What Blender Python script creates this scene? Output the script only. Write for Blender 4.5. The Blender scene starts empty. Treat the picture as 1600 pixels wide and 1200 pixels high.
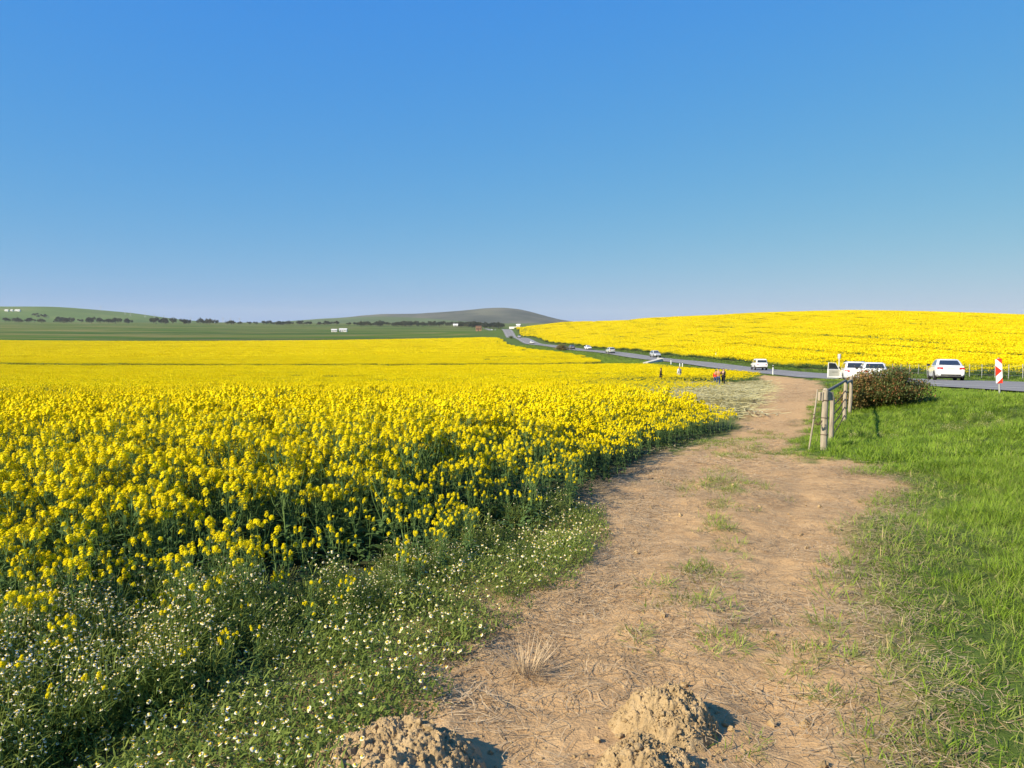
import bpy, math, random
import numpy as np
from mathutils import Vector, Matrix

random.seed(7)
rng = np.random.default_rng(11)
S = bpy.context.scene
COL = S.collection
R = math.radians

# ------------------------------------------------------------------ camera
EYE = 1.7
cam_d = bpy.data.cameras.new('camera')
cam_d.sensor_width = 36.0
cam_d.lens = 27.0
cam_d.clip_start = 0.05
cam_d.clip_end = 40000.0
cam = bpy.data.objects.new('camera', cam_d)
COL.objects.link(cam)
cam.location = (0, 0, EYE)
PITCH = math.atan(95.0 / 1200.0)
cam.rotation_euler = (math.pi / 2 - PITCH, 0, 0)
S.camera = cam

# ------------------------------------------------------------------ sky and sun
SUN_EL = R(33)
SUN_AZ = R(33)            # how far behind the camera's left shoulder
sun_vec = Vector((-math.cos(SUN_AZ) * math.cos(SUN_EL), -math.sin(SUN_AZ) * math.cos(SUN_EL), math.sin(SUN_EL)))
W = bpy.data.worlds.new('World')
S.world = W
W.use_nodes = True
wn = W.node_tree.nodes
wl = W.node_tree.links
sky = wn.new('ShaderNodeTexSky')
sky.sky_type = 'NISHITA'
sky.sun_disc = False
sky.sun_elevation = SUN_EL
sky.sun_rotation = math.atan2(sun_vec.x, sun_vec.y)
sky.altitude = 100
sky.air_density = 1.0
sky.dust_density = 0.35
sky.ozone_density = 3.0
# the camera's own response to a clear spring sky, channel by channel, the same for the whole dome
sep = wn.new('ShaderNodeSeparateColor'); cmb = wn.new('ShaderNodeCombineColor')
wl.new(sky.outputs[0], sep.inputs[0])
for ch, (gam, gain) in enumerate(((1.05, .47), (.487, 1.93), (-.08, 8.0))):
    pw = wn.new('ShaderNodeMath'); pw.operation = 'POWER'; pw.inputs[1].default_value = gam
    ml = wn.new('ShaderNodeMath'); ml.operation = 'MULTIPLY'; ml.inputs[1].default_value = gain
    wl.new(sep.outputs[ch], pw.inputs[0]); wl.new(pw.outputs[0], ml.inputs[0]); wl.new(ml.outputs[0], cmb.inputs[ch])
bg = wn['Background']
wl.new(cmb.outputs[0], bg.inputs[0])
bg.inputs[1].default_value = 0.062

sd = bpy.data.lights.new('sun', 'SUN')
sd.energy = 5.0
sd.angle = R(0.53)
sd.color = (1.0, 0.89, 0.70)
sun = bpy.data.objects.new('sun', sd)
COL.objects.link(sun)
sun.rotation_euler = (-sun_vec).to_track_quat('-Z', 'Y').to_euler()
sun.location = (-30, -20, 40)

S.view_settings.view_transform = 'Standard'
S.view_settings.look = 'None'
S.view_settings.exposure = 0.75
S.view_settings.gamma = 1.0
S.view_settings.use_curve_mapping = False
S.render.engine = 'CYCLES'
S.cycles.max_bounces = 5
S.cycles.diffuse_bounces = 3
S.cycles.glossy_bounces = 2
S.cycles.transmission_bounces = 4
S.cycles.volume_bounces = 0
S.cycles.transparent_max_bounces = 8
S.cycles.caustics_reflective = False
S.cycles.caustics_refractive = False
S.cycles.use_denoising = True
S.cycles.sample_clamp_indirect = 6

# ------------------------------------------------------------------ helpers
def tag(o, label=None, cat=None, group=None, kind=None):
    if label: o['label'] = label
    if cat: o['category'] = cat
    if group: o['group'] = group
    if kind: o['kind'] = kind
    return o

class MB:
    """collects vertices and faces for one mesh"""
    def __init__(s):
        s.v = []; s.f = []; s.m = []
    def add(s, verts, faces, mat=0):
        b = len(s.v)
        s.v.extend([tuple(map(float, p)) for p in verts])
        for f in faces:
            s.f.append(tuple(b + i for i in f)); s.m.append(mat)
        return s
    def box(s, c, size, mat=0, rot=None):
        hx, hy, hz = size[0] / 2, size[1] / 2, size[2] / 2
        vs = [Vector((sx * hx, sy * hy, sz * hz)) for sz in (-1, 1) for sy in (-1, 1) for sx in (-1, 1)]
        if rot is not None: vs = [rot @ v for v in vs]
        vs = [v + Vector(c) for v in vs]
        return s.add(vs, [(0, 2, 3, 1), (4, 5, 7, 6), (0, 1, 5, 4), (2, 6, 7, 3), (0, 4, 6, 2), (1, 3, 7, 5)], mat)
    def tube(s, pts, radii, n=6, mat=0, cap=True):
        pts = [Vector(p) for p in pts]
        if not hasattr(radii, '__len__'): radii = [radii] * len(pts)
        vs = []; fs = []
        for i, p in enumerate(pts):
            d = (pts[min(i + 1, len(pts) - 1)] - pts[max(i - 1, 0)])
            d = d.normalized() if d.length > 1e-9 else Vector((0, 0, 1))
            a = d.cross(Vector((0, 0, 1)) if abs(d.z) < 0.9 else Vector((1, 0, 0))).normalized()
            b = d.cross(a)
            for k in range(n):
                t = 2 * math.pi * k / n
                vs.append(p + a * math.cos(t) * radii[i] + b * math.sin(t) * radii[i])
        for i in range(len(pts) - 1):
            for k in range(n):
                fs.append((i * n + k, i * n + (k + 1) % n, (i + 1) * n + (k + 1) % n, (i + 1) * n + k))
        if cap:
            fs.append(tuple(range(n - 1, -1, -1)))
            fs.append(tuple((len(pts) - 1) * n + k for k in range(n)))
        return s.add(vs, fs, mat)
    def loft(s, rings, mat=0, caps=True):
        n = len(rings[0]); vs = [p for r in rings for p in r]; fs = []
        for i in range(len(rings) - 1):
            for k in range(n):
                fs.append((i * n + k, i * n + (k + 1) % n, (i + 1) * n + (k + 1) % n, (i + 1) * n + k))
        if caps:
            fs.append(tuple(range(n - 1, -1, -1)))
            fs.append(tuple((len(rings) - 1) * n + k for k in range(n)))
        return s.add(vs, fs, mat)
    def mesh(s, name, mats, smooth=None):
        me = bpy.data.meshes.new(name)
        me.from_pydata(s.v, [], s.f)
        for m in mats: me.materials.append(m)
        if len(mats) > 1: me.polygons.foreach_set('material_index', s.m)
        if smooth is not None:
            me.polygons.foreach_set('use_smooth', [True] * len(me.polygons))
            me.set_sharp_from_angle(angle=R(smooth))
        me.update()
        return me
    def build(s, name, mats, parent=None, smooth=None, link=True):
        if not isinstance(mats, (list, tuple)): mats = [mats]
        o = bpy.data.objects.new(name, s.mesh(name, mats, smooth))
        if link: COL.objects.link(o)
        if parent is not None: o.parent = parent
        return o

def empty(name, loc, rz=0.0, rx=0.0):
    o = bpy.data.objects.new(name, None)
    COL.objects.link(o)
    o.location = loc; o.rotation_euler = (rx, 0, rz)
    o.empty_display_size = 0.2
    return o

def copy_tree(o, parent=None):
    c = o.copy(); COL.objects.link(c); c.parent = parent
    for ch in o.children: copy_tree(ch, c)
    return c

# numpy value noise
def _hash(ix, iy, seed):
    h = (ix.astype(np.int64) * 374761393 + iy.astype(np.int64) * 668265263 + seed * 1442695041) & 0xFFFFFFFF
    h = ((h ^ (h >> 13)) * 1274126177) & 0xFFFFFFFF
    return ((h ^ (h >> 16)) & 0xFFFFFF) / float(0xFFFFFF)
def vnoise(x, y, seed=0):
    x = np.asarray(x, float); y = np.asarray(y, float)
    ix = np.floor(x); iy = np.floor(y); fx = x - ix; fy = y - iy
    fx = fx * fx * (3 - 2 * fx); fy = fy * fy * (3 - 2 * fy)
    a = _hash(ix, iy, seed); b = _hash(ix + 1, iy, seed); c = _hash(ix, iy + 1, seed); d = _hash(ix + 1, iy + 1, seed)
    return (a * (1 - fx) + b * fx) * (1 - fy) + (c * (1 - fx) + d * fx) * fy
def fbm(x, y, seed=0, octv=4, gain=0.5):
    s = 0; a = 1; t = 0
    for i in range(octv):
        s = s + a * vnoise(np.asarray(x) * 2 ** i, np.asarray(y) * 2 ** i, seed + i * 17); t += a; a *= gain
    return s / t
def sstep(a, b, x):
    t = np.clip((x - a) / (b - a), 0, 1); return t * t * (3 - 2 * t)

def inside(poly, x, y):
    x = np.asarray(x, float); y = np.asarray(y, float); r = np.zeros(x.shape, bool)
    n = len(poly)
    for i in range(n):
        x1, y1 = poly[i]; x2, y2 = poly[(i + 1) % n]
        if y1 == y2: continue
        c = ((y1 > y) != (y2 > y)) & (x < (x2 - x1) * (y - y1) / (y2 - y1) + x1)
        r ^= c
    return r
def polydist(poly, x, y, closed=True):
    x = np.asarray(x, float); y = np.asarray(y, float); d = np.full(x.shape, 1e9)
    n = len(poly)
    for i in range(n if closed else n - 1):
        x1, y1 = poly[i]; x2, y2 = poly[(i + 1) % n]
        dx, dy = x2 - x1, y2 - y1
        t = np.clip(((x - x1) * dx + (y - y1) * dy) / (dx * dx + dy * dy + 1e-12), 0, 1)
        d = np.minimum(d, np.hypot(x - x1 - t * dx, y - y1 - t * dy))
    return d
def sdist(poly, x, y):
    """positive inside"""
    d = polydist(poly, x, y)
    return np.where(inside(poly, x, y), d, -d)

# ------------------------------------------------------------------ the lie of the land
# road centre line (x, y); z comes from the terrain
ROAD = [(27, -60), (26.0, -20), (25.0, 0), (25.6, 20), (26.8, 40), (29.9, 54), (33.2, 70), (37.0, 95), (38.8, 120), (37.6, 150),
        (34.5, 190), (29.5, 230), (23.0, 270), (15.5, 312), (9.6, 352), (5.6, 420), (1.6, 500), (-2.6, 580), (-8, 680),
        (-15, 800), (-24, 1000), (-33, 1200), (-50, 1400)]
def catmull(P, step):
    P = [np.array(p, float) for p in P]; out = []
    for i in range(len(P) - 1):
        p0 = P[max(i - 1, 0)]; p1 = P[i]; p2 = P[i + 1]; p3 = P[min(i + 2, len(P) - 1)]
        n = max(2, int(np.linalg.norm(p2 - p1) / step))
        for k in range(n):
            t = k / n
            out.append(0.5 * ((2 * p1) + (-p0 + p2) * t + (2 * p0 - 5 * p1 + 4 * p2 - p3) * t * t + (-p0 + 3 * p1 - 3 * p2 + p3) * t ** 3))
    out.append(P[-1])
    return np.array(out)
RC = catmull(ROAD, 4.0)
HALF = 5.3
def half_at(y): return HALF - 1.5 * sstep(60, 140, np.asarray(y, float))      # the road widens at the junction nearby
CP = [(0, 0, 0), (-3, 3, -.08), (3, 3, -.02), (0, -5, .1), (-12, 0, .0), (12, 0, .3), (0, -60, 2.5), (-60, -40, 2.0), (60, -60, 3),
      (-10, 14, -.75), (0, 14, -.7), (6, 14.4, -.7), (10, 12, -.32), (15.9, 25, -.62), (13.5, 19, -.45), (18.5, 27.5, -.95), (11.3, 23, -.85), (9.2, 21, -1.0),
      (5, 8, -.28), (0, 30, -1.8), (-20, 30, -1.85), (-30, 53, -3.4), (0, 53, -3.4), (10, 75, -4.6), (-50, 75, -4.7), (23, 75, -4.4),
      (0, 120, -6.0), (-80, 120, -6.2), (26, 118, -5.95), (0, 200, -7.2), (-130, 200, -7.4), (0, 300, -7.7), (-200, 300, -8),
      (-60, 400, -7.9), (-260, 400, -8.1), (-100, 600, -8.0), (-400, 600, -7.5), (-100, 1000, -7.6), (-600, 1000, -5.0), (-1100, 1800, 3), (-300, 1500, -5.0),
      (-80, 1500, -7.0), (-400, 2600, 0), (400, 2600, 0), (-2000, 2600, 10), (0, 5000, 0), (3000, 3000, 0), (-5000, 3000, 10), (0, 9000, 0), (8000, 0, 0), (-8000, 0, 0), (0, -8000, 0),
      (25, 0, 0.1), (25.3, 15, -.3), (20.5, 30, -1.05), (26.5, 33, -1.15), (30, 53, -2.2), (36.5, 66, -2.9), (27, 60, -3.0), (34, 90, -4.5), (38, 120, -5.8), (34, 192, -7.1), (23, 270, -7.6), (9, 350, -7.7), (0, 540, -8.3), (-14, 790, -9.3), (-31, 1165, -9.3),
      (45, 50, -1.8), (60, 60, -1.8), (60, 100, -4.0), (50, 140, -5.6), (80, 150, -3.8), (60, 220, -5.2), (100, 200, -2.0), (120, 280, 1.2), (60, 300, -4.6), (50, 380, -4.4), (170, 280, 2.2),
      (40, 600, 1.7), (83, 500, 3.8), (122, 420, 5.9), (177, 400, 7.6), (192, 350, 6.1), (187, 280, 2.7), (36, 480, -4.6), (300, 700, 0), (100, 800, -2), (400, 400, 0), (320, 230, -4), (30, 800, -6.4), (120, 60, -4), (150, 150, -2.6), (250, 300, 2.0), (230, 420, 5.5)]
_cp = np.array(CP, float)
def _phi(r): return np.sqrt(r * r + 25.0)
_A = _phi(np.hypot(_cp[:, None, 0] - _cp[None, :, 0], _cp[:, None, 1] - _cp[None, :, 1]))
_n = len(_cp)
_M = np.zeros((_n + 1, _n + 1)); _M[:_n, :_n] = _A; _M[:_n, _n] = 1; _M[_n, :_n] = 1
_w = np.linalg.solve(_M, np.concatenate([_cp[:, 2], [0]]))
def base_h(x, y):
    x = np.asarray(x, float); y = np.asarray(y, float)
    sh = x.shape; x = x.ravel(); y = y.ravel(); z = np.full(x.shape, _w[_n])
    for i in range(_n):
        z += _w[i] * _phi(np.hypot(x - _cp[i, 0], y - _cp[i, 1]))
    return z.reshape(sh)
_rz0 = base_h(RC[:, 0], RC[:, 1])
_k = np.ones(9) / 9
RZ = np.convolve(np.pad(_rz0, 4, mode='edge'), _k, mode='valid')

def road_near(x, y):
    """signed side distance (positive to the right), road level at the nearest point"""
    x = np.asarray(x, float); y = np.asarray(y, float); sh = x.shape; x = x.ravel(); y = y.ravel()
    best = np.full(x.shape, 1e9); side = np.zeros(x.shape); zz = np.zeros(x.shape)
    for i in range(len(RC) - 1):
        x1, y1 = RC[i]; dx, dy = RC[i + 1] - RC[i]; L2 = dx * dx + dy * dy
        t = np.clip(((x - x1) * dx + (y - y1) * dy) / L2, 0, 1)
        ex = x - x1 - t * dx; ey = y - y1 - t * dy
        d = np.hypot(ex, ey); m = d < best
        best = np.where(m, d, best)
        side = np.where(m, np.sign(ex * dy - ey * dx), side)
        zz = np.where(m, RZ[i] * (1 - t) + RZ[i + 1] * t, zz)
    return (best * side).reshape(sh), zz.reshape(sh)

# track (bare earth) outline, metres
PATH = [(-1.0, 1.2), (-.80, 2.4), (-.70, 3.1), (-.33, 4.2), (.24, 5.2), (.62, 6.6), (.98, 8.2), (1.5, 10), (3.0, 14.2), (4.5, 17.3), (6.1, 20.2), (7.0, 23), (9.5, 32), (14.5, 45), (20, 60), (24.5, 74), (27.2, 86), (30.2, 92),
        (29.8, 84), (26.6, 70), (22.2, 56), (18.2, 45), (13.0, 32), (10.0, 25.5), (8.1, 20.8), (6.9, 18), (5.6, 15.2), (4.95, 14.0), (5.3, 12.8), (5.5, 12.0), (4.9, 10), (4.0, 8.2), (2.95, 6.6), (2.4, 5.3), (2.05, 4.4), (1.75, 3.5), (1.45, 2.8), (1.3, 1.8), (1.3, 1.2)]
FIELD = [(-3.0, .6), (-2.3, 1.8), (-1.85, 2.8), (-1.45, 3.6), (-.9, 4.7), (-.35, 6), (.55, 8), (1.15, 10), (2.65, 14.3), (4.15, 17.5), (5.8, 20.3), (6.35, 22), (5.8, 24), (4.6, 32), (3.2, 48), (3.4, 62), (8, 78), (13, 86), (20.2, 83.5), (24.0, 78.5), (26, 80.5), (27, 90), (28.0, 104), (28.0, 120), (25, 138),
         (10, 139), (-20, 137), (-60, 139), (-140, 144), (-140, 130), (-70, 60), (-22, 12), (-9, 1.0)]
FIELD2 = [(-150, 153), (-60, 147.5), (-20, 145.5), (6, 147), (14.5, 149.5), (18.0, 155), (19.5, 165), (18.5, 190), (13.5, 226), (7, 266), (-1, 307), (-2, 347), (-6, 405), (-12, 478), (-19, 540), (-60, 500), (-110, 440), (-200, 412), (-330, 398), (-340, 380)]
_T = np.gradient(RC, axis=0); _T /= np.linalg.norm(_T, axis=1)[:, None]
_rn = np.stack([_T[:, 1], -_T[:, 0]], 1)
_hl = RC + _rn * (half_at(RC[:, 1]) + 3.6)[:, None]
HILL = [tuple(p) for p in _hl[(RC[:, 1] > 36) & (RC[:, 1] < 690)][::4]] + [(8, 760), (150, 800), (420, 620), (420, 330), (160, 120), (90, 36)]

def ground(x, y):
    x = np.asarray(x, float); y = np.asarray(y, float)
    z = base_h(x, y)
    sd_, rz = road_near(x, y)
    a = np.abs(sd_) * HALF / half_at(y)
    k = 1 - sstep(HALF + .4, HALF + 7.0, a)
    z = z * (1 - k) + (rz - .06 - .20 * (1 - sstep(HALF - .9, HALF - .3, a))) * k
    r = np.hypot(x, y)
    near = 1 - sstep(40, 90, r)
    # soft unevenness and the two worn wheel lines of the track
    z = z + near * (.09 * (fbm(x * .45, y * .45, 3, 3) - .5) + .05 * (fbm(x * 1.7, y * 1.7, 8, 3) - .5))
    # shallow ditch crossing the grass to the right of the gate
    dd = polydist([(7.6, 16.3), (9.6, 17.0), (12.2, 18.4), (16.5, 21.5)], x, y, False)
    z = z - .16 * np.exp(-(dd / .75) ** 2) * near
    return z
RUT_R = [(1.0, 2.4), (1.1, 3.0), (1.55, 4.5), (2.3, 6.5), (3.2, 8.5), (4.2, 11), (4.7, 12.8), (5.2, 15.5), (7.2, 20)]
RUT_L = [(-.1, 2.6), (.2, 3.8), (1.0, 6), (1.75, 8.5), (2.5, 11), (3.8, 14.5), (5.6, 19)]
def ruts(x, y): return np.minimum(polydist(RUT_R, x, y, False), polydist(RUT_L, x, y, False))
def ground_fine(x, y):
    """adds the crumbled soil relief of the track"""
    z = ground(x, y)
    r = np.hypot(x, y)
    ps = sstep(-.25, .35, sdist(PATH, x, y)) * (1 - sstep(14, 30, r))
    n = fbm(x * 7, y * 7, 21, 4, .55) - .5
    n2 = fbm(x * 2.6, y * 2.6, 31, 2) - .5
    w = np.exp(-(ruts(x, y) / .2) ** 2)
    return z + ps * (.045 * n * (1 - .6 * w) + .05 * n2 - .028 * w)
def gz(x, y): return float(ground(np.array([x]), np.array([y]))[0])
def gzf(x, y): return float(ground_fine(np.array([x]), np.array([y]))[0])
def grad(x, y, e=.5):
    return ((ground(x + e, y) - ground(x - e, y)) / (2 * e), (ground(x, y + e) - ground(x, y - e)) / (2 * e))

# ------------------------------------------------------------------ materials
class NT:
    def __init__(s, name):
        s.m = bpy.data.materials.new(name); s.m.use_nodes = True
        s.t = s.m.node_tree; s.n = s.t.nodes; s.l = s.t.links
        s.b = s.n['Principled BSDF']; s.out = s.n['Material Output']
        s.b.inputs['Specular IOR Level'].default_value = 0.3
    def new(s, t, **kw):
        n = s.n.new(t)
        for k, v in kw.items(): setattr(n, k, v)
        return n
    def link(s, a, b): s.l.new(a, b)
    def coord(s, scale=(1, 1, 1), obj=False):
        c = s.new('ShaderNodeTexCoord') if obj else s.new('ShaderNodeNewGeometry')
        mp = s.new('ShaderNodeMapping')
        mp.inputs['Scale'].default_value = scale
        s.link(c.outputs['Object' if obj else 'Position'], mp.inputs['Vector'])
        return mp.outputs[0]
    def noise(s, scale, detail=4, rough=.55, vec=None, dist=0):
        n = s.new('ShaderNodeTexNoise')
        n.inputs['Scale'].default_value = scale; n.inputs['Detail'].default_value = detail
        n.inputs['Roughness'].default_value = rough; n.inputs['Distortion'].default_value = dist
        if vec is not None: s.link(vec, n.inputs['Vector'])
        return n.outputs['Fac']
    def ramp(s, fac, stops):
        r = s.new('ShaderNodeValToRGB'); e = r.color_ramp.elements
        while len(e) < len(stops): e.new(0.5)
        for i, (p, c) in enumerate(stops):
            e[i].position = p; e[i].color = (*c, 1) if len(c) == 3 else c
        s.link(fac, r.inputs[0])
        return r.outputs[0]
    def mix(s, fac, a, b, mode='MIX'):
        n = s.new('ShaderNodeMix', data_type='RGBA', blend_type=mode)
        for sock, v in ((n.inputs[0], fac), (n.inputs[6], a), (n.inputs[7], b)):
            if isinstance(v, (int, float)): sock.default_value = v
            elif isinstance(v, (tuple, list)): sock.default_value = (*v, 1) if len(v) == 3 else v
            else: s.link(v, sock)
        return n.outputs[2]
    def math(s, op, a, b=0.0, c=0.0):
        n = s.new('ShaderNodeMath', operation=op)
        for sock, v in zip(n.inputs, (a, b, c)):
            if isinstance(v, (int, float)): sock.default_value = v
            else: s.link(v, sock)
        return n.outputs[0]
    def attr(s, name):
        n = s.new('ShaderNodeAttribute', attribute_name=name); return n.outputs['Fac']
    def base(s, c, rough=.8):
        if isinstance(c, (tuple, list)): s.b.inputs['Base Color'].default_value = (*c, 1)
        else: s.link(c, s.b.inputs['Base Color'])
        s.b.inputs['Roughness'].default_value = rough
    def bump(s, h, strength=.5, dist=.02):
        n = s.new('ShaderNodeBump'); n.inputs['Strength'].default_value = strength; n.inputs['Distance'].default_value = dist
        s.link(h, n.inputs['Height']); s.link(n.outputs[0], s.b.inputs['Normal'])

def plain(name, col, rough=.7, var=.15, scale=3.0, metallic=0.0, bump=0.0):
    t = NT(name)
    n = t.noise(scale, 5, .6, t.coord(obj=True))
    lo = tuple(c * (1 - var) for c in col); hi = tuple(min(1, c * (1 + var)) for c in col)
    t.base(t.ramp(n, [(.3, lo), (.7, hi)]), rough)
    t.b.inputs['Metallic'].default_value = metallic
    if bump: t.bump(n, bump, .01)
    return t.m

def leafy(name, c1, c2, c3, trans=.3, rough=.6, tcol=None, nscale=1.2, spec=.22):
    """thin plant matter: colour drifts from plant to plant and over the ground, some light passes through"""
    t = NT(name)
    oi = t.new('ShaderNodeObjectInfo')
    n = t.noise(nscale, 3, .6, t.coord())
    f = t.math('ADD', t.math('MULTIPLY', oi.outputs['Random'], .55), t.math('MULTIPLY', n, .55))
    col = t.ramp(f, [(.2, c1), (.5, c2), (.85, c3)])
    t.base(col, rough)
    t.b.inputs['Specular IOR Level'].default_value = spec
    tr = t.new('ShaderNodeBsdfTranslucent')
    if tcol is None: t.link(col, tr.inputs[0])
    else:
        t.link(t.mix(1.0, col, tcol, 'MULTIPLY'), tr.inputs[0])
    mx = t.new('ShaderNodeMixShader'); mx.inputs[0].default_value = trans
    t.link(t.b.outputs[0], mx.inputs[1]); t.link(tr.outputs[0], mx.inputs[2])
    t.link(mx.outputs[0], t.out.inputs['Surface'])
    return t.m

M = {}
M['petal'] = leafy('canola_petal', (.76, .60, .002), (.82, .655, .003), (.87, .715, .008), .25, .7, spec=.06)
M['bud'] = leafy('canola_bud', (.42, .44, .03), (.5, .48, .04), (.45, .5, .05), .2)
M['stem'] = leafy('canola_stem', (.125, .205, .055), (.165, .26, .07), (.21, .31, .085), .2)
M['leaf'] = leafy('canola_leaf', (.065, .12, .034), (.098, .17, .046), (.145, .225, .062), .34)
M['grass'] = leafy('grass_blade', (.15, .25, .018), (.215, .325, .024), (.285, .395, .038), .35)
M['grass_dry'] = leafy('dry_grass_blade', (.38, .28, .10), (.46, .36, .15), (.52, .43, .20), .2)
M['grass_olive'] = leafy('olive_grass_blade', (.16, .20, .04), (.22, .26, .06), (.28, .28, .08), .3)
M['straw'] = leafy('straw', (.25, .165, .085), (.40, .285, .155), (.58, .44, .26), .1, .7, nscale=14)
M['straw_pale'] = leafy('pale_flattened_stalk', (.36, .31, .12), (.50, .44, .19), (.60, .54, .29), .15, .6)
M['tuft_dry'] = leafy('bleached_dry_blade', (.42, .31, .18), (.54, .41, .25), (.64, .52, .34), .15, .7, nscale=30)
M['feather'] = leafy('chamomile_leaf', (.115, .165, .028), (.18, .24, .04), (.25, .30, .056), .36)
M['daisy'] = leafy('daisy_petal', (.80, .74, .46), (.84, .79, .56), (.85, .82, .66), .2)
M['daisy_eye'] = plain('daisy_eye', (.75, .50, .02), .7, .1)

# --- ground: bare earth, grass, field floor and far farmland by what grows there
def ground_material():
    t = NT('ground_surface')
    P = t.coord()
    n1 = t.noise(1.3, 6, .6, P); n2 = t.noise(9, 6, .65, P); n3 = t.noise(60, 5, .65, P); n4 = t.noise(.28, 3, .5, P)
    soil = t.ramp(n2, [(.25, (.335, .200, .090)), (.5, (.462, .292, .138)), (.75, (.56, .375, .186))])
    soil = t.mix(t.math('MULTIPLY', t.ramp(n1, [(.35, (0, 0, 0)), (.65, (1, 1, 1))]), .45), soil, (.50, .332, .166))
    soil = t.mix(t.math('MULTIPLY', t.ramp(n3, [(.55, (0, 0, 0)), (.75, (1, 1, 1))]), .5), soil, (.23, .145, .075))
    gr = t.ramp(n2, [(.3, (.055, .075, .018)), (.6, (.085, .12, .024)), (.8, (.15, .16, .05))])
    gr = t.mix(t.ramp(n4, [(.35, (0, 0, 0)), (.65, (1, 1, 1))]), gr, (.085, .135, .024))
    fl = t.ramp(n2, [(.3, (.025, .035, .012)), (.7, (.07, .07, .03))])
    # far farmland: long strips that lie across the valley
    Pf = t.coord((.0016, .011, .0))
    f1 = t.noise(1.0, 4, .55, Pf, .4); f2 = t.noise(3.2, 4, .6, t.coord((.0016, .02, 0)))
    far = t.ramp(f1, [(.36, (.030, .075, .005)), (.46, (.046, .105, .007)), (.56, (.088, .128, .014)), (.66, (.15, .14, .04))])
    far = t.mix(t.ramp(f2, [(.545, (0, 0, 0)), (.62, (.8, .8, .8))]), far, (.33, .22, .10))
    c = t.mix(t.attr('grass'), soil, gr)
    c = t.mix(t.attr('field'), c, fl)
    c = t.mix(t.attr('far'), c, far)
    c = t.mix(t.math('MULTIPLY', t.attr('tramp'), t.ramp(n2, [(.3, (.3, .3, .3)), (.6, (1, 1, 1))])), c, (.34, .29, .13))
    t.base(c, .95)
    t.b.inputs['Specular IOR Level'].default_value = .1
    t.bump(t.math('ADD', t.math('MULTIPLY', n2, .5), t.math('MULTIPLY', n3, .3)), .8, .05)
    return t.m
M['ground'] = ground_material()

def asphalt():
    t = NT('asphalt')
    P = t.coord()
    n = t.noise(.5, 4, .6, P); n2 = t.noise(40, 3, .6, P)
    c = t.ramp(n, [(.3, (.20, .19, .175)), (.7, (.26, .245, .225))])
    c = t.mix(t.math('MULTIPLY', n2, .3), c, (.13, .125, .12))
    # two slightly polished wheel lines in each lane
    at = t.attr('across')
    w = t.math('ABSOLUTE', t.math('SINE', t.math('MULTIPLY', at, 3.14159 / 1.8)))
    c = t.mix(t.math('MULTIPLY', w, .16), c, (.31, .295, .275))
    t.base(c, .85); t.bump(n2, .3, .01)
    return t.m
M['asphalt'] = asphalt()
M['paint'] = plain('worn_road_paint', (.62, .61, .56), .7, .25, .8)

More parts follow.
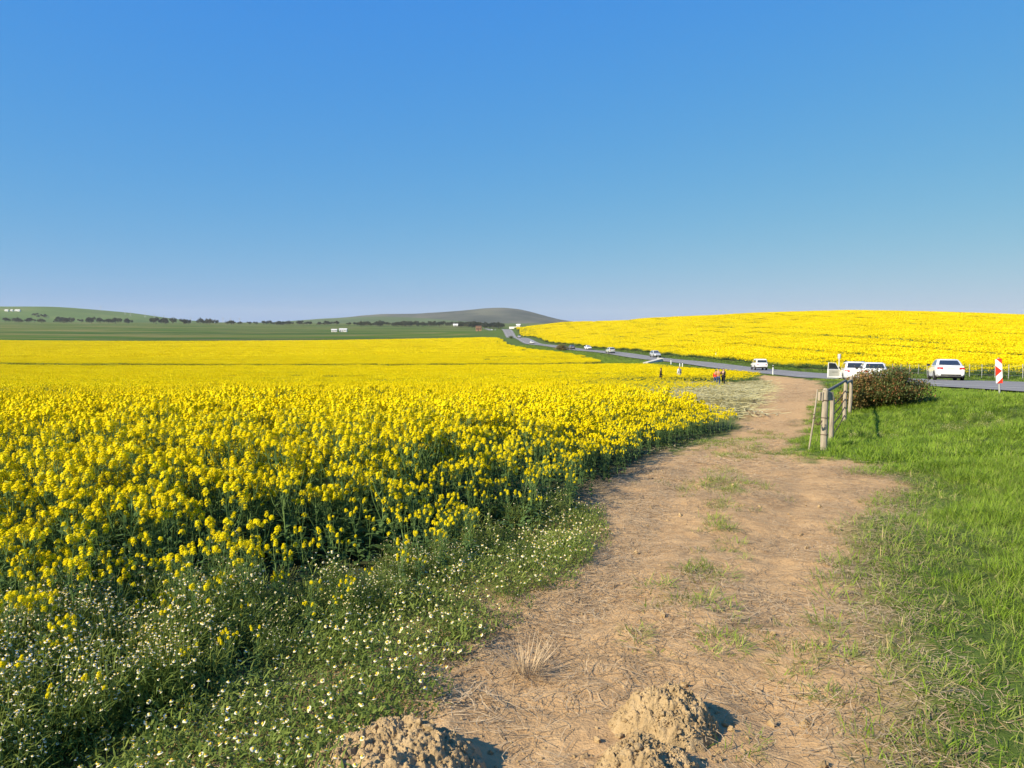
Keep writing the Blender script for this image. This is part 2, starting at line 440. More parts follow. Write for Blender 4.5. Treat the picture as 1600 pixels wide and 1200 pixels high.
# ------------------------------------------------------------------ ground sheet
def trample_mask(x, y):
    poly = [(6.6, 22.5), (9.4, 32), (14.2, 45), (19.8, 60), (24.2, 73.5), (24.0, 78), (20, 83), (13, 85.5), (8, 77.5), (3.6, 62), (3.4, 48), (4.8, 32), (5.9, 24)]
    return poly
TRAMP = trample_mask(0, 0)
def build_ground():
    rs = [0.02, .4, .8, 1.2]
    while rs[-1] < 16: rs.append(rs[-1] * 1.008)
    while rs[-1] < 9000: rs.append(rs[-1] * 1.028)
    rs = np.array(rs)
    a1 = np.radians(np.arange(-48, 48.01, .25)); a2 = np.radians(np.arange(51, 310, 3.0))
    an = np.concatenate([a1, a2]); nr, na = len(rs), len(an)
    X = np.sin(an)[None, :] * rs[:, None]; Y = np.cos(an)[None, :] * rs[:, None]
    Z = ground_fine(X, Y)
    V = np.stack([X, Y, Z], -1).reshape(-1, 3)
    i = np.arange(nr - 1)[:, None] * na; j = np.arange(na)[None, :]; j2 = (j + 1) % na
    F = np.stack([i + j, i + j2, i + na + j2, i + na + j], -1).reshape(-1, 4)
    me = bpy.data.meshes.new('ground')
    me.vertices.add(len(V)); me.vertices.foreach_set('co', V.ravel())
    me.loops.add(F.size); me.loops.foreach_set('vertex_index', F.ravel().astype(np.int32))
    me.polygons.add(len(F)); me.polygons.foreach_set('loop_start', np.arange(0, F.size, 4, dtype=np.int32))
    me.polygons.foreach_set('use_smooth', np.ones(len(F), bool))
    me.update(calc_edges=True)
    x, y = V[:, 0], V[:, 1]
    wob = (fbm(x * 2.2, y * 2.2, 41, 3) - .5) * 1.1
    pd = sdist(PATH, x, y)
    soil = sstep(-.35, .25, pd + wob * np.clip(np.hypot(x, y) / 12, .3, 1.3))
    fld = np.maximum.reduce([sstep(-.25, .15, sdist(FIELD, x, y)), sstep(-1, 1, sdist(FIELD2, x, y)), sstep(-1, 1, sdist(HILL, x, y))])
    tr = sstep(-.5, .8, sdist(TRAMP, x, y)) * .8
    sdr, _ = road_near(x, y)
    far = sstep(395, 440, y) * sstep(16, 40, np.abs(sdr)) + sstep(900, 1200, np.hypot(x, y))
    # bare patch where the cross track meets the verge
    bp = sstep(-1.5, 1.5, sdist([(15, 141), (24, 140), (29, 143), (27, 152), (20, 156), (17, 149)], x, y))
    trk = sstep(-1.0, .8, sdist([(-150, 147.5), (-60, 142.5), (10, 142), (18, 141), (18, 149), (6, 146), (-60, 146.5), (-150, 151)], x, y)) * .5
    left = (x < .35 * y) & (y < 24) & (x < 1.0 + .14 * y)
    grass = np.clip(1 - soil - bp - trk, 0, 1) * np.where(left, .22, 1)
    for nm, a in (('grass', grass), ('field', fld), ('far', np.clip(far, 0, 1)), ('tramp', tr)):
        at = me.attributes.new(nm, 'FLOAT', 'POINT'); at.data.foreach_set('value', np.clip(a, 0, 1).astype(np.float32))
    me.materials.append(M['ground'])
    o = bpy.data.objects.new('ground', me); COL.objects.link(o); o['kind'] = 'structure'
    return o
build_ground()

# ------------------------------------------------------------------ road
def offset_line(d):
    T = np.gradient(RC, axis=0); T /= np.linalg.norm(T, axis=1)[:, None]
    N = np.stack([T[:, 1], -T[:, 0]], 1)
    return RC + N * d
def strip(name, d0, d1, z, mat, segs=None, parent=None, div=1):
    me = bpy.data.meshes.new(name); V = []; F = []; A = []
    ds = np.linspace(d0, d1, div + 1)
    lines = [offset_line(d) for d in ds]
    crown = [.05 * (1 - (abs(d) / HALF) ** 2) for d in ds]
    ids = range(len(RC))
    groups = [list(ids)] if segs is None else segs
    for g in groups:
        b = len(V); m = div + 1
        for i in g:
            for k in range(m):
                f_ = half_at(RC[i][1]) / HALF; pt = RC[i] + (lines[k][i] - RC[i]) * f_
                V.append((pt[0], pt[1], RZ[i] + z + crown[k])); A.append(ds[k])
        for q in range(len(g) - 1):
            for k in range(div):
                F.append((b + q * m + k, b + q * m + k + 1, b + (q + 1) * m + k + 1, b + (q + 1) * m + k))
    me.from_pydata(V, [], F); me.materials.append(mat)
    at = me.attributes.new('across', 'FLOAT', 'POINT'); at.data.foreach_set('value', np.array(A, np.float32))
    me.polygons.foreach_set('use_smooth', [True] * len(F)); me.update()
    o = bpy.data.objects.new(name, me); COL.objects.link(o)
    if parent is not None: o.parent = parent
    return o
road = strip('road', -HALF, HALF, 0.0, M['asphalt'], div=12); road['kind'] = 'structure'
strip('edge_line', -3.75, -3.62, .012, M['paint'], parent=road, div=1)
strip('edge_line', 3.62, 3.75, .012, M['paint'], parent=road, div=1)
strip('centre_line', -.06, .06, .012, M['paint'], segs=[[i, i + 1] for i in range(0, len(RC) - 2, 3)], parent=road)

# ------------------------------------------------------------------ plant prototypes
def rv(a, b): return random.uniform(a, b)
def frame(d):
    d = Vector(d).normalized()
    a = d.cross(Vector((0, 0, 1)) if abs(d.z) < .95 else Vector((1, 0, 0))).normalized()
    return d, a, d.cross(a)
def blade(mb, base, az, length, width, lean, curl, mat, nseg=3, tip=.15, flat=0.0):
    """a curved leaf blade that starts upright by 'lean' and bends over by 'curl' (radians)"""
    base = Vector(base); h = Vector((math.cos(az), math.sin(az), 0)); side = Vector((-h.y, h.x, 0))
    p = base.copy(); vs = []; ang = lean
    prof = [.55, 1.0, .85, .6, .3][: nseg] + [tip]
    if nseg == 2: prof = [.6, 1.0, tip]
    if nseg == 1: prof = [1.0, tip]
    for i in range(nseg + 1):
        w = width * prof[i] * .5
        s = side * math.cos(flat) + Vector((0, 0, 1)) * math.sin(flat)
        vs += [p - s * w, p + s * w]
        ang2 = lean + curl * (i + 1) / nseg
        p = p + (h * math.sin(ang2) + Vector((0, 0, 1)) * math.cos(ang2)) * (length / nseg)
    fs = [(2 * i, 2 * i + 1, 2 * i + 3, 2 * i + 2) for i in range(nseg)]
    mb.add(vs, fs, mat)
def quad(mb, c, nrm, sx, sy, mat):
    d, a, b = frame(nrm); c = Vector(c); t = rv(0, 6.28)
    u = (a * math.cos(t) + b * math.sin(t)) * sx * .5; v = (b * math.cos(t) - a * math.sin(t)) * sy * .5
    mb.add([c - u - v, c + u - v, c + u + v, c - u + v], [(0, 1, 2, 3)], mat)
def flower4(mb, c, nrm, r, mat):
    """four petals set crosswise, each a small cupped kite"""
    d, a, b = frame(nrm); c = Vector(c); t = rv(0, 6.28)
    for k in range(4):
        u = a * math.cos(t + k * 1.571) + b * math.sin(t + k * 1.571); v = d.cross(u)
        mb.add([c, c + u * r * .62 - v * r * .42 + d * r * .12, c + u * r * 1.02 + d * r * .05, c + u * r * .62 + v * r * .42 + d * r * .12], [(0, 1, 2, 3)], mat)
def raceme(fl, st, top, d, n, ln, rad, lod):
    d, a, b = frame(d); top = Vector(top)
    for i in range(n):
        t = (i + .5) / n; ang = i * 2.4 + rv(-.3, .3)
        out = a * math.cos(ang) + b * math.sin(ang)
        rr = rad * (1.0 - .55 * t) * rv(.8, 1.15)
        p = top - d * ln * (1 - t) + out * rr + d * rr * .3
        nr = out * (1 - .55 * t) + d * (.35 + .6 * t)
        if lod == 0:
            flower4(fl, p, nr, rv(.0098, .0135), 0)
            if i % 3 == 0: st.tube([top - d * ln * (1 - t) - d * .01, p], .0008, 3, 0, False)
        else:
            quad(fl, p, nr, .025, .025, 0)
    for i in range(4 if lod == 0 else 1):
        quad(fl, top + d * rv(-.004, .008) + a * rv(-.006, .006) + b * rv(-.006, .006), d + a * rv(-1, 1), .011, .013, 1)
    # young pods below the open flowers
    if lod == 0:
        for i in range(6):
            ang = i * 2.4; out = a * math.cos(ang) + b * math.sin(ang)
            p = top - d * (ln + .012 * i + rv(0, .01))
            st.tube([p, p + out * .02 + d * .012, p + out * .03 + d * .045], [.0009, .0013, .0006], 3, 0, False)

def canola(seed, h=1.0, branches=6, lod=0, leafy_=1.0, flowers=1.0):
    """returns mesh builders for stem, leaves and flower heads"""
    random.seed(seed)
    st, lf, fl = MB(), MB(), MB()
    lean = Vector((rv(-.09, .09), rv(-.09, .09), 0))
    def sp(t): return Vector((lean.x * t * t, lean.y * t * t, h * .92 * t))
    ns = 4 if lod == 0 else 2; sides = 5 if lod == 0 else 3
    st.tube([sp(i / ns) for i in range(ns + 1)], [(.0075 - .0055 * i / ns) * h ** .5 for i in range(ns + 1)], sides, 0, False)
    tips = [(sp(1.0), (sp(1) - sp(.85)).normalized(), 1.0)]
    az0 = rv(0, 6.28)
    for k in range(branches):
        t0 = .36 + .5 * (k + rv(0, .8)) / branches
        az = az0 + k * 2.4 + rv(-.4, .4); p0 = sp(t0)
        L = (1.02 - t0) * h * rv(.75, 1.0); o = Vector((math.cos(az), math.sin(az), 0))
        spread = rv(.12, .24) * (1.15 - t0) * 1.6
        p1 = p0 + o * spread * .5 + Vector((0, 0, L * .42)); p2 = p0 + o * spread * .8 * h + Vector((0, 0, L * .95))
        st.tube([p0, p1, p2], [.0035, .0028, .0016], 4 if lod == 0 else 3, 0, False)
        tips.append((p2, (p2 - p1).normalized(), rv(.7, 1.0)))
        if random.random() < .6:      # a side shoot with its own smaller head
            a2 = az + rv(-1.3, 1.3); p3 = p1 + Vector((math.cos(a2) * rv(.03, .08), math.sin(a2) * rv(.03, .08), L * rv(.22, .5)))
            st.tube([p1, p3], [.002, .0013], 3, 0, False); tips.append((p3, (p3 - p1).normalized(), rv(.5, .8)))
        # clasping leaf under each branch
        blade(lf, p0, az + .2, rv(.07, .13), rv(.022, .04), rv(.5, .9), rv(.5, 1.2), 0, 2 if lod == 0 else 1, .1)
        for f_ in ((.25, .45, .65) if lod == 0 else (.4,)):
            blade(lf, p0.lerp(p2, f_), az + rv(-2, 2), rv(.045, .085), rv(.011, .022), rv(.4, .9), rv(.3, 1.1), 0, 2 if lod == 0 else 1, .1)
    nl = int((8 if lod == 0 else 5) * leafy_)
    for k in range(nl):
        t = .05 + .42 * k / nl + rv(0, .05)
        big = 1.0 - .45 * k / nl
        blade(lf, sp(t), az0 + k * 2.4 + rv(-.5, .5), rv(.15, .24) * big * h ** .5, rv(.06, .10) * big, rv(.5, .95), rv(.7, 1.5), 0, 3 if lod == 0 else 2, .25)
    fl.heads = []
    for (p, d, q) in tips:
        v0, f0 = len(fl.v), len(fl.f)
        if random.random() > flowers: 
            continue
        n = int((28 if lod == 0 else 12) * q)
        raceme(fl, st, p, d, max(5, n), rv(.035, .095) * q, .030 * rv(.65, 1.2) * (.5 + .5 * q), lod)
        fl.heads.append((v0, len(fl.v), f0, len(fl.f)))
    return st, lf, fl

def joined(name, parts, mats):
    mb = MB()
    off = 0
    for p, mi in parts:
        b = len(mb.v); mb.v += p.v
        mb.f += [tuple(b + i for i in f) for f in p.f]; mb.m += [mi + m for m in p.m]
    return bpy.data.objects.new(name, mb.mesh(name, mats))
def proto_col(name, objs):
    c = bpy.data.collections.new(name)
    for o in objs: c.objects.link(o)
    return c

# ------------------------------------------------------------------ scattering (only for what nobody could count)
def scatter_tree(col):
    ng = bpy.data.node_groups.new('scatter_' + col.name, 'GeometryNodeTree')
    ng.interface.new_socket('Geometry', in_out='INPUT', socket_type='NodeSocketGeometry')
    ng.interface.new_socket('Geometry', in_out='OUTPUT', socket_type='NodeSocketGeometry')
    N = ng.nodes; L = ng.links
    gi = N.new('NodeGroupInput'); go = N.new('NodeGroupOutput')
    ci = N.new('GeometryNodeCollectionInfo'); ci.inputs['Collection'].default_value = col
    ci.inputs['Separate Children'].default_value = True; ci.inputs['Reset Children'].default_value = True
    ip = N.new('GeometryNodeInstanceOnPoints'); ip.inputs['Pick Instance'].default_value = True
    def na(nm, dt):
        a = N.new('GeometryNodeInputNamedAttribute'); a.data_type = dt; a.inputs['Name'].default_value = nm
        return [o for o in a.outputs if o.enabled and o.name == 'Attribute'][0]
    L.new(gi.outputs[0], ip.inputs['Points']); L.new(ci.outputs[0], ip.inputs['Instance'])
    L.new(na('idx', 'INT'), ip.inputs['Instance Index'])
    L.new(na('rot', 'FLOAT_VECTOR'), ip.inputs['Rotation'])
    L.new(na('scl', 'FLOAT_VECTOR'), ip.inputs['Scale'])
    L.new(ip.outputs[0], go.inputs[0])
    return ng
def scatter(name, col, x, y, z, rotz=None, scale=None, idx=None, tilt=None, rot=None):
    n = len(x); nv = len(col.objects)
    me = bpy.data.meshes.new(name)
    me.vertices.add(n); me.vertices.foreach_set('co', np.stack([x, y, z], 1).astype(np.float32).ravel())
    if rot is None:
        rot = np.zeros((n, 3)); rot[:, 2] = rng.uniform(0, 6.283, n) if rotz is None else rotz
        if tilt is not None: rot[:, 0] = rng.normal(0, tilt, n); rot[:, 1] = rng.normal(0, tilt, n)
    sc = np.ones((n, 3))
    if scale is not None: sc = scale if getattr(scale, 'ndim', 1) == 2 else np.repeat(np.asarray(scale)[:, None], 3, 1)
    if idx is None: idx = rng.integers(0, nv, n)
    me.attributes.new('rot', 'FLOAT_VECTOR', 'POINT').data.foreach_set('vector', rot.astype(np.float32).ravel())
    me.attributes.new('scl', 'FLOAT_VECTOR', 'POINT').data.foreach_set('vector', sc.astype(np.float32).ravel())
    me.attributes.new('idx', 'INT', 'POINT').data.foreach_set('value', np.asarray(idx, np.int32))
    me.update()
    o = bpy.data.objects.new(name, me); COL.objects.link(o)
    md = o.modifiers.new('scatter', 'NODES'); md.node_group = scatter_tree(col)
    o['kind'] = 'stuff'
    return o
def jgrid(x0, x1, y0, y1, step, jit=.9):
    xs = np.arange(x0, x1, step); ys = np.arange(y0, y1, step)
    X, Y = np.meshgrid(xs, ys); X = X.ravel(); Y = Y.ravel()
    return X + rng.uniform(-.5, .5, X.shape) * step * jit, Y + rng.uniform(-.5, .5, Y.shape) * step * jit
def infront(x, y, k=.80, m=2.0): return (np.abs(x) < k * np.maximum(y, 0) + m) & (y > .5)

# --- canola close by: single plants
LV = [canola(100 + i, 1.0, 6 + i % 3, 0, 1.0, 1.0) for i in range(6)]
LE = [canola(140 + i, .95, 4 + i % 2, 0, 1.7, .62) for i in range(5)]      # leafier plants of the field margin
L1 = [canola(200 + i, 1.0, 6 + i % 3, 1, 1.0, 1.0) for i in range(6)]
CM = [M['stem'], M['leaf'], M['petal'], M['bud']]
col0 = proto_col('canola_near', [joined('canola_a%02d' % i, [(p[0], 0), (p[1], 1), (p[2], 2)], CM) for i, p in enumerate(LV + LE)])
col1 = proto_col('canola_mid', [joined('canola_b%02d' % i, [(p[0], 0), (p[1], 1), (p[2], 2)], CM) for i, p in enumerate(L1)])
def patch(name, seed, size, nfl, qs, ngr, gs, h=1.0, h0=.75):
    random.seed(seed); mb = MB(); hs_ = size / 2
    k = 0
    while k < nfl:                       # heads stand in clusters of uneven height with green gaps between
        cx_, cy_ = rv(-hs_, hs_), rv(-hs_, hs_); top = 1 - (1 - h0) * random.random() ** 1.3 * 1.6
        for q in range(6):
            quad(mb, (cx_ + random.gauss(0, qs * 1.1), cy_ + random.gauss(0, qs * 1.1), (top - rv(0, .9) * min(qs * 3, .2)) * h), (rv(-1, 1), rv(-1, 1), rv(.1, 1.1)), qs * rv(.7, 1.3), qs * rv(.7, 1.3), 1); k += 1
    for i in range(ngr):
        x, y = rv(-hs_, hs_), rv(-hs_, hs_)
        blade(mb, (x, y, rv(0, .45) * h), rv(0, 6.28), h * rv(.3, .5), gs * rv(.6, 1.2), rv(0, .35), rv(.1, .9), 0, 1, .3)
    return bpy.data.objects.new(name, mb.mesh(name, [M['leaf'], M['petal']]))
col2 = proto_col('canola_far', [patch('canola_c%d' % i, 300 + i, 2.1, (2200, 2000, 1500, 850)[i], .044, 900, .035, 1.0, .66) for i in range(4)])
col3 = proto_col('canola_distant', [patch('canola_d%d' % i, 320 + i, 6.3, (3900, 3600, 2300, 1300)[i], .13, 900, .12, 1.0, .70) for i in range(4)])

def field_height(x, y):
    d = np.hypot(x, y)
    s = .93 + .20 * (fbm(x * .35, y * .35, 51, 3) - .5) * 2 * np.where(d < 60, 1, .6)
    return s
def field_density(x, y):
    """thin spots and gaps in the standing crop"""
    n = fbm(x * .42, y * .75, 61, 3)
    rows = fbm(x * .16 + 3, y * .62, 63, 3)
    return sstep(.24, .33, n) * (1 - .85 * (1 - sstep(.31, .40, rows)) * sstep(6, 9, y))

def canola_points():
    # every plant within 27 m
    x, y = jgrid(-42, 8, .5, 48, .165)
    e = sdist(FIELD, x, y); d = np.hypot(x, y) + rng.normal(0, .8, len(x))
    dens = .95 * field_density(x, y)
    # the margin beside the camera is thin and weedy
    weedy = np.clip(1 - (y - 2.6) / 3.0, 0, 1) * np.clip(1.3 - e * .25, .25, 1)
    dens = dens * (1 - .38 * weedy) * sstep(1.5, 2.6, y) * (1 - .35 * (1 - sstep(0, .8, e)))
    k = (e > -.08) & infront(x, y) & (rng.random(len(x)) < dens) & (d < 45)
    x, y, e, d = x[k], y[k], e[k], d[k]
    z = ground(x, y)
    r0 = np.hypot(x, y)
    s = field_height(x, y) * (.60 + .40 * sstep(-.1, 1.5, e)) * rng.uniform(.82, 1.1, len(x))
    s = s * (.80 + .20 * sstep(3.0, 7, r0)) * rng.uniform(.68, 1.18, len(x))
    return x, y, z, e, d, s
cx, cy, cz, ce, cd, cs = canola_points()
near = cd < 10.5
edge_pick = (rng.random(len(cx)) < np.clip(.92 - ce * .42, .12, .9))
idx0 = np.where(edge_pick, rng.integers(6, 11, len(cx)), rng.integers(0, 6, len(cx)))
# the 300 plants of the front rows that show largest are things of their own
crot = rng.uniform(0, 6.283, len(cx))
ctilt = rng.normal(0, .07, (len(cx), 2))
inview = (np.abs(cx) < .70 * cy + .2) & (cy > 2.2)
score = np.where(inview, np.hypot(cx, cy) + np.clip(ce, 0, 9) * .8, 1e9)
front = np.zeros(len(cx), bool); front[np.argsort(score)[:280]] = True
def canola_things():
    PM = []
    for p in LV + LE:
        hd = p[2].heads; heads = []
        for (v0, v1, f0, f1) in hd:
            q = MB(); q.v = p[2].v[v0:v1]; q.f = [tuple(i - v0 for i in f) for f in p[2].f[f0:f1]]; q.m = p[2].m[f0:f1]
            heads.append(q.mesh('flower_head', [M['petal'], M['bud']]))
        PM.append((p[0].mesh('stem', [M['stem']]), p[1].mesh('foliage', [M['leaf']]), heads))
    for j in np.where(front)[0]:
        o = empty('canola_plant', (cx[j], cy[j], cz[j] - .01)); o.rotation_euler = (ctilt[j, 0], ctilt[j, 1], crot[j]); o.scale = (cs[j],) * 3
        full = idx0[j] < 6
        tag(o, 'bushy canola plant full of yellow flower heads in the front rows beside the dirt track' if full else 'leafy canola plant with few yellow flower heads in the front rows beside the dirt track',
            'canola plant', 'full-flowered canola plants of the front rows' if full else 'leafy canola plants of the front rows')
        st_, lf_, hd_ = PM[idx0[j]]
        for nm, me in [('stem', st_), ('foliage', lf_)] + [('flower_head', h_) for h_ in hd_]:
            c = bpy.data.objects.new(nm, me); COL.objects.link(c); c.parent = o
            if nm in ('foliage', 'stem'): c['kind'] = 'stuff'
canola_things()
a = near & ~front
o = scatter('canola_crop', col0, cx[a], cy[a], cz[a], crot[a], cs[a], idx0[a], .07)
tag(o, 'dense yellow flowering canola crop close behind the front rows', 'canola crop')
a = ~near
o = scatter('canola_crop', col1, cx[a], cy[a], cz[a], crot[a], cs[a], None, .07)
tag(o, 'yellow canola crop of the near field running up to the bare track bend', 'canola crop')

def patches(name, col, polys, step, dmin, dmax, label, tram=None, h=1.0, k_=.85, ov=1.0, emin=None, emax=1e9, streak=None):
    X = []; Y = []
    for p in polys:
        P = np.array(p); x, y = jgrid(P[:, 0].min(), P[:, 0].max(), max(P[:, 1].min(), dmin * .5), P[:, 1].max(), step, .25)
        e = sdist(p, x, y) - (2.6 * vnoise(x / 9, y / 9, 77) * (y < 190) if p is not HILL else 0); d = np.hypot(x, y) + rng.normal(0, step * .5, len(x))
        m = (e > (step * .30 if emin is None else emin)) & (e < emax) & (d > dmin) & (d < dmax) & infront(x, y, k_, 12)
        X.append(x[m]); Y.append(y[m])
    x = np.concatenate(X); y = np.concatenate(Y)
    m = rng.random(len(x)) < np.clip(field_density(x * .55, y * .55) + .12 + (np.hypot(x, y) > 110), 0, 1)
    x, y = x[m], y[m]
    hh = field_height(x, y)
    if tram is not None: hh = hh * tram(x, y)
    m = hh > .2; x, y, hh = x[m], y[m], hh[m]
    kq = rng.integers(0, 4, len(x)); gx, gy = grad(x, y, step * .5)
    an = kq * math.pi / 2; lx = gx * np.cos(an) + gy * np.sin(an); ly = -gx * np.sin(an) + gy * np.cos(an)
    rot = np.stack([np.arctan(ly), -np.arctan(lx), an], 1)
    sc = np.stack([np.ones(len(x)) * ov, np.ones(len(x)) * ov, hh * h], 1)
    q = streak(x, y) if streak is not None else fbm(x / 16, y / 3.2, 131, 3) - .02
    q = q + rng.normal(0, .05, len(x))
    idx = np.where(q > .47, rng.integers(0, 2, len(x)), np.where(q > .38, 2, 3))
    o = scatter(name, col, x, y, ground(x, y), scale=sc, rot=rot, idx=idx)
    tag(o, label, 'canola crop')
    return o
def tram_far(x, y):
    """wheel lines left by the sprayer, following the lie of the field"""
    v = y + .04 * x + 6 * np.sin(x / 60.0)
    f = np.ones(len(x))
    for c, w in ((162, 1.0), (173, 1.0), (184, 1.6), (205, 1.4), (228, 2.4), (250, 2.4), (272, 2.6), (300, 2.8), (330, 3.0), (372, 3.0)):
        f = np.where(np.abs(v - c) < w, np.where(vnoise(x / 22, y * 0 + c, 5) > .35, .35, .8), f)
    ring = np.abs(np.hypot((x - 2) / 1.0, (y - 176) / 1.6) - 8.5)
    f = np.where((ring < .9), .4, f)
    return f
def tram_hill(x, y):
    sdr, _ = road_near(x, y)
    v = sdr + 5 * np.sin(y / 70.0)
    f = np.ones(len(x)) * (.95 + .1 * vnoise(sdr / 5, y / 60, 9))
    for c in (18, 31, 46, 58, 72, 90, 104, 124, 140, 158, 180):
        f = np.where(np.abs(v - c) < 1.7, np.where(vnoise(y / 25, y * 0 + c, 6) > .4, .5, .85), f)
    return f
def streak_far(x, y): return fbm(x / 45, (y + .04 * x) / 5.0, 133, 3)
def streak_hill(x, y):
    sdr, _ = road_near(x, y); return fbm(sdr / 4.5, y / 60, 135, 3) + .05
patches('canola_crop', col2, [FIELD], 1.9, 43.5, 200, 'yellow canola crop of the middle field, between the near bend and the cross track', emin=.35)
patches('canola_crop', col2, [FIELD2], 1.9, 100, 215, 'yellow canola crop just beyond the cross track', tram=tram_far, streak=streak_far)
patches('canola_crop', col3, [FIELD2], 5.4, 208, 700, 'far yellow canola crop reaching to the green farmland', tram=tram_far, emin=3.0, streak=streak_far)
patches('canola_crop', col2, [FIELD2], 1.9, 208, 700, 'yellow canola along the margins of the far field', emin=.5, emax=3.6)
patches('canola_crop', col2, [HILL], 1.9, 40, 118, 'yellow canola crop on the slope beside the roadside wire fence', tram=tram_hill, streak=streak_hill)
patches('canola_crop', col3, [HILL], 5.4, 112, 900, 'yellow canola crop covering the long hill beyond the road', tram=tram_hill, emin=3.0, streak=streak_hill)
patches('canola_crop', col2, [HILL], 1.9, 112, 800, 'yellow canola along the foot of the hill beyond the road', emin=.5, emax=3.6)

# single plants give the crop's outer rows a ragged edge
def ragged_edge():
    x, y = jgrid(1, 30, 22, 142, .30)
    e = sdist(FIELD, x, y)
    m = (e > -.35) & (e < 2.0) & (rng.random(len(x)) < .8) & (y > 24)
    x, y = x[m], y[m]
    o = scatter('canola_crop', col1, x, y, ground(x, y), scale=rng.uniform(.55, 1.02, len(x)) * field_height(x, y), tilt=.08)
    tag(o, 'ragged outer rows of canola round the trampled corner and along the road verge', 'canola crop')
ragged_edge()

# ------------------------------------------------------------------ low growth
def wobble(x, y): return (fbm(x * 2.2, y * 2.2, 41, 3) - .5) * 1.1 * np.clip(np.hypot(x, y) / 12, .3, 1.3)
def grass_tuft(name, seed, n, rad, h, w, mats, mixw, seg=3, ln=(.05, .5)):
    random.seed(seed); mb = MB()
    for i in range(n):
        a = rv(0, 6.28); r = rad * math.sqrt(random.random()); q = random.random(); mi = 0
        while q > mixw[mi] and mi < len(mixw) - 1: q -= mixw[mi]; mi += 1
        blade(mb, (r * math.cos(a), r * math.sin(a), -.01), a + rv(-1.2, 1.2), h * rv(.55, 1.15), w * rv(.7, 1.2), rv(*ln) + (.45 if mi == 2 else 0), rv(.4, 1.5), mi, seg, .08)
    return bpy.data.objects.new(name, mb.mesh(name, mats))
GM = [M['grass'], M['grass_olive'], M['grass_dry']]
g_lush = proto_col('grass_lush', [grass_tuft('grass_a%d' % i, 400 + i, 50, .085, .175, .0048, GM, [.82, .15, .03]) for i in range(5)])
g_worn = proto_col('grass_worn', [grass_tuft('grass_b%d' % i, 420 + i, 38, .085, .11, .0042, GM, [.46, .38, .16], 3, (.15, 1.1)) for i in range(5)])
g_mid = proto_col('grass_mid', [grass_tuft('grass_c%d' % i, 440 + i, 70, .20, .22, .011, GM, [.88, .10, .02], 2) for i in range(4)])
g_far = proto_col('grass_far', [grass_tuft('grass_d%d' % i, 460 + i, 160, .75, .30, .035, GM, [.72, .22, .06], 2) for i in range(4)])
g_weed = proto_col('weed_far', [grass_tuft('grass_e%d' % i, 480 + i, 150, .8, .52, .05, [M['leaf'], M['grass'], M['grass_olive']], [.30, .45, .25], 2) for i in range(4)])

# things that keep the grass away
HOLES = [(-.42, 2.88, .42), (.66, 3.28, .27), (.52, 2.93, .22), (.08, 3.86, .16)]
def clear(x, y):
    k = np.ones(len(x), bool)
    for hx, hy, hr in HOLES: k &= np.hypot(x - hx, y - hy) > hr
    return k

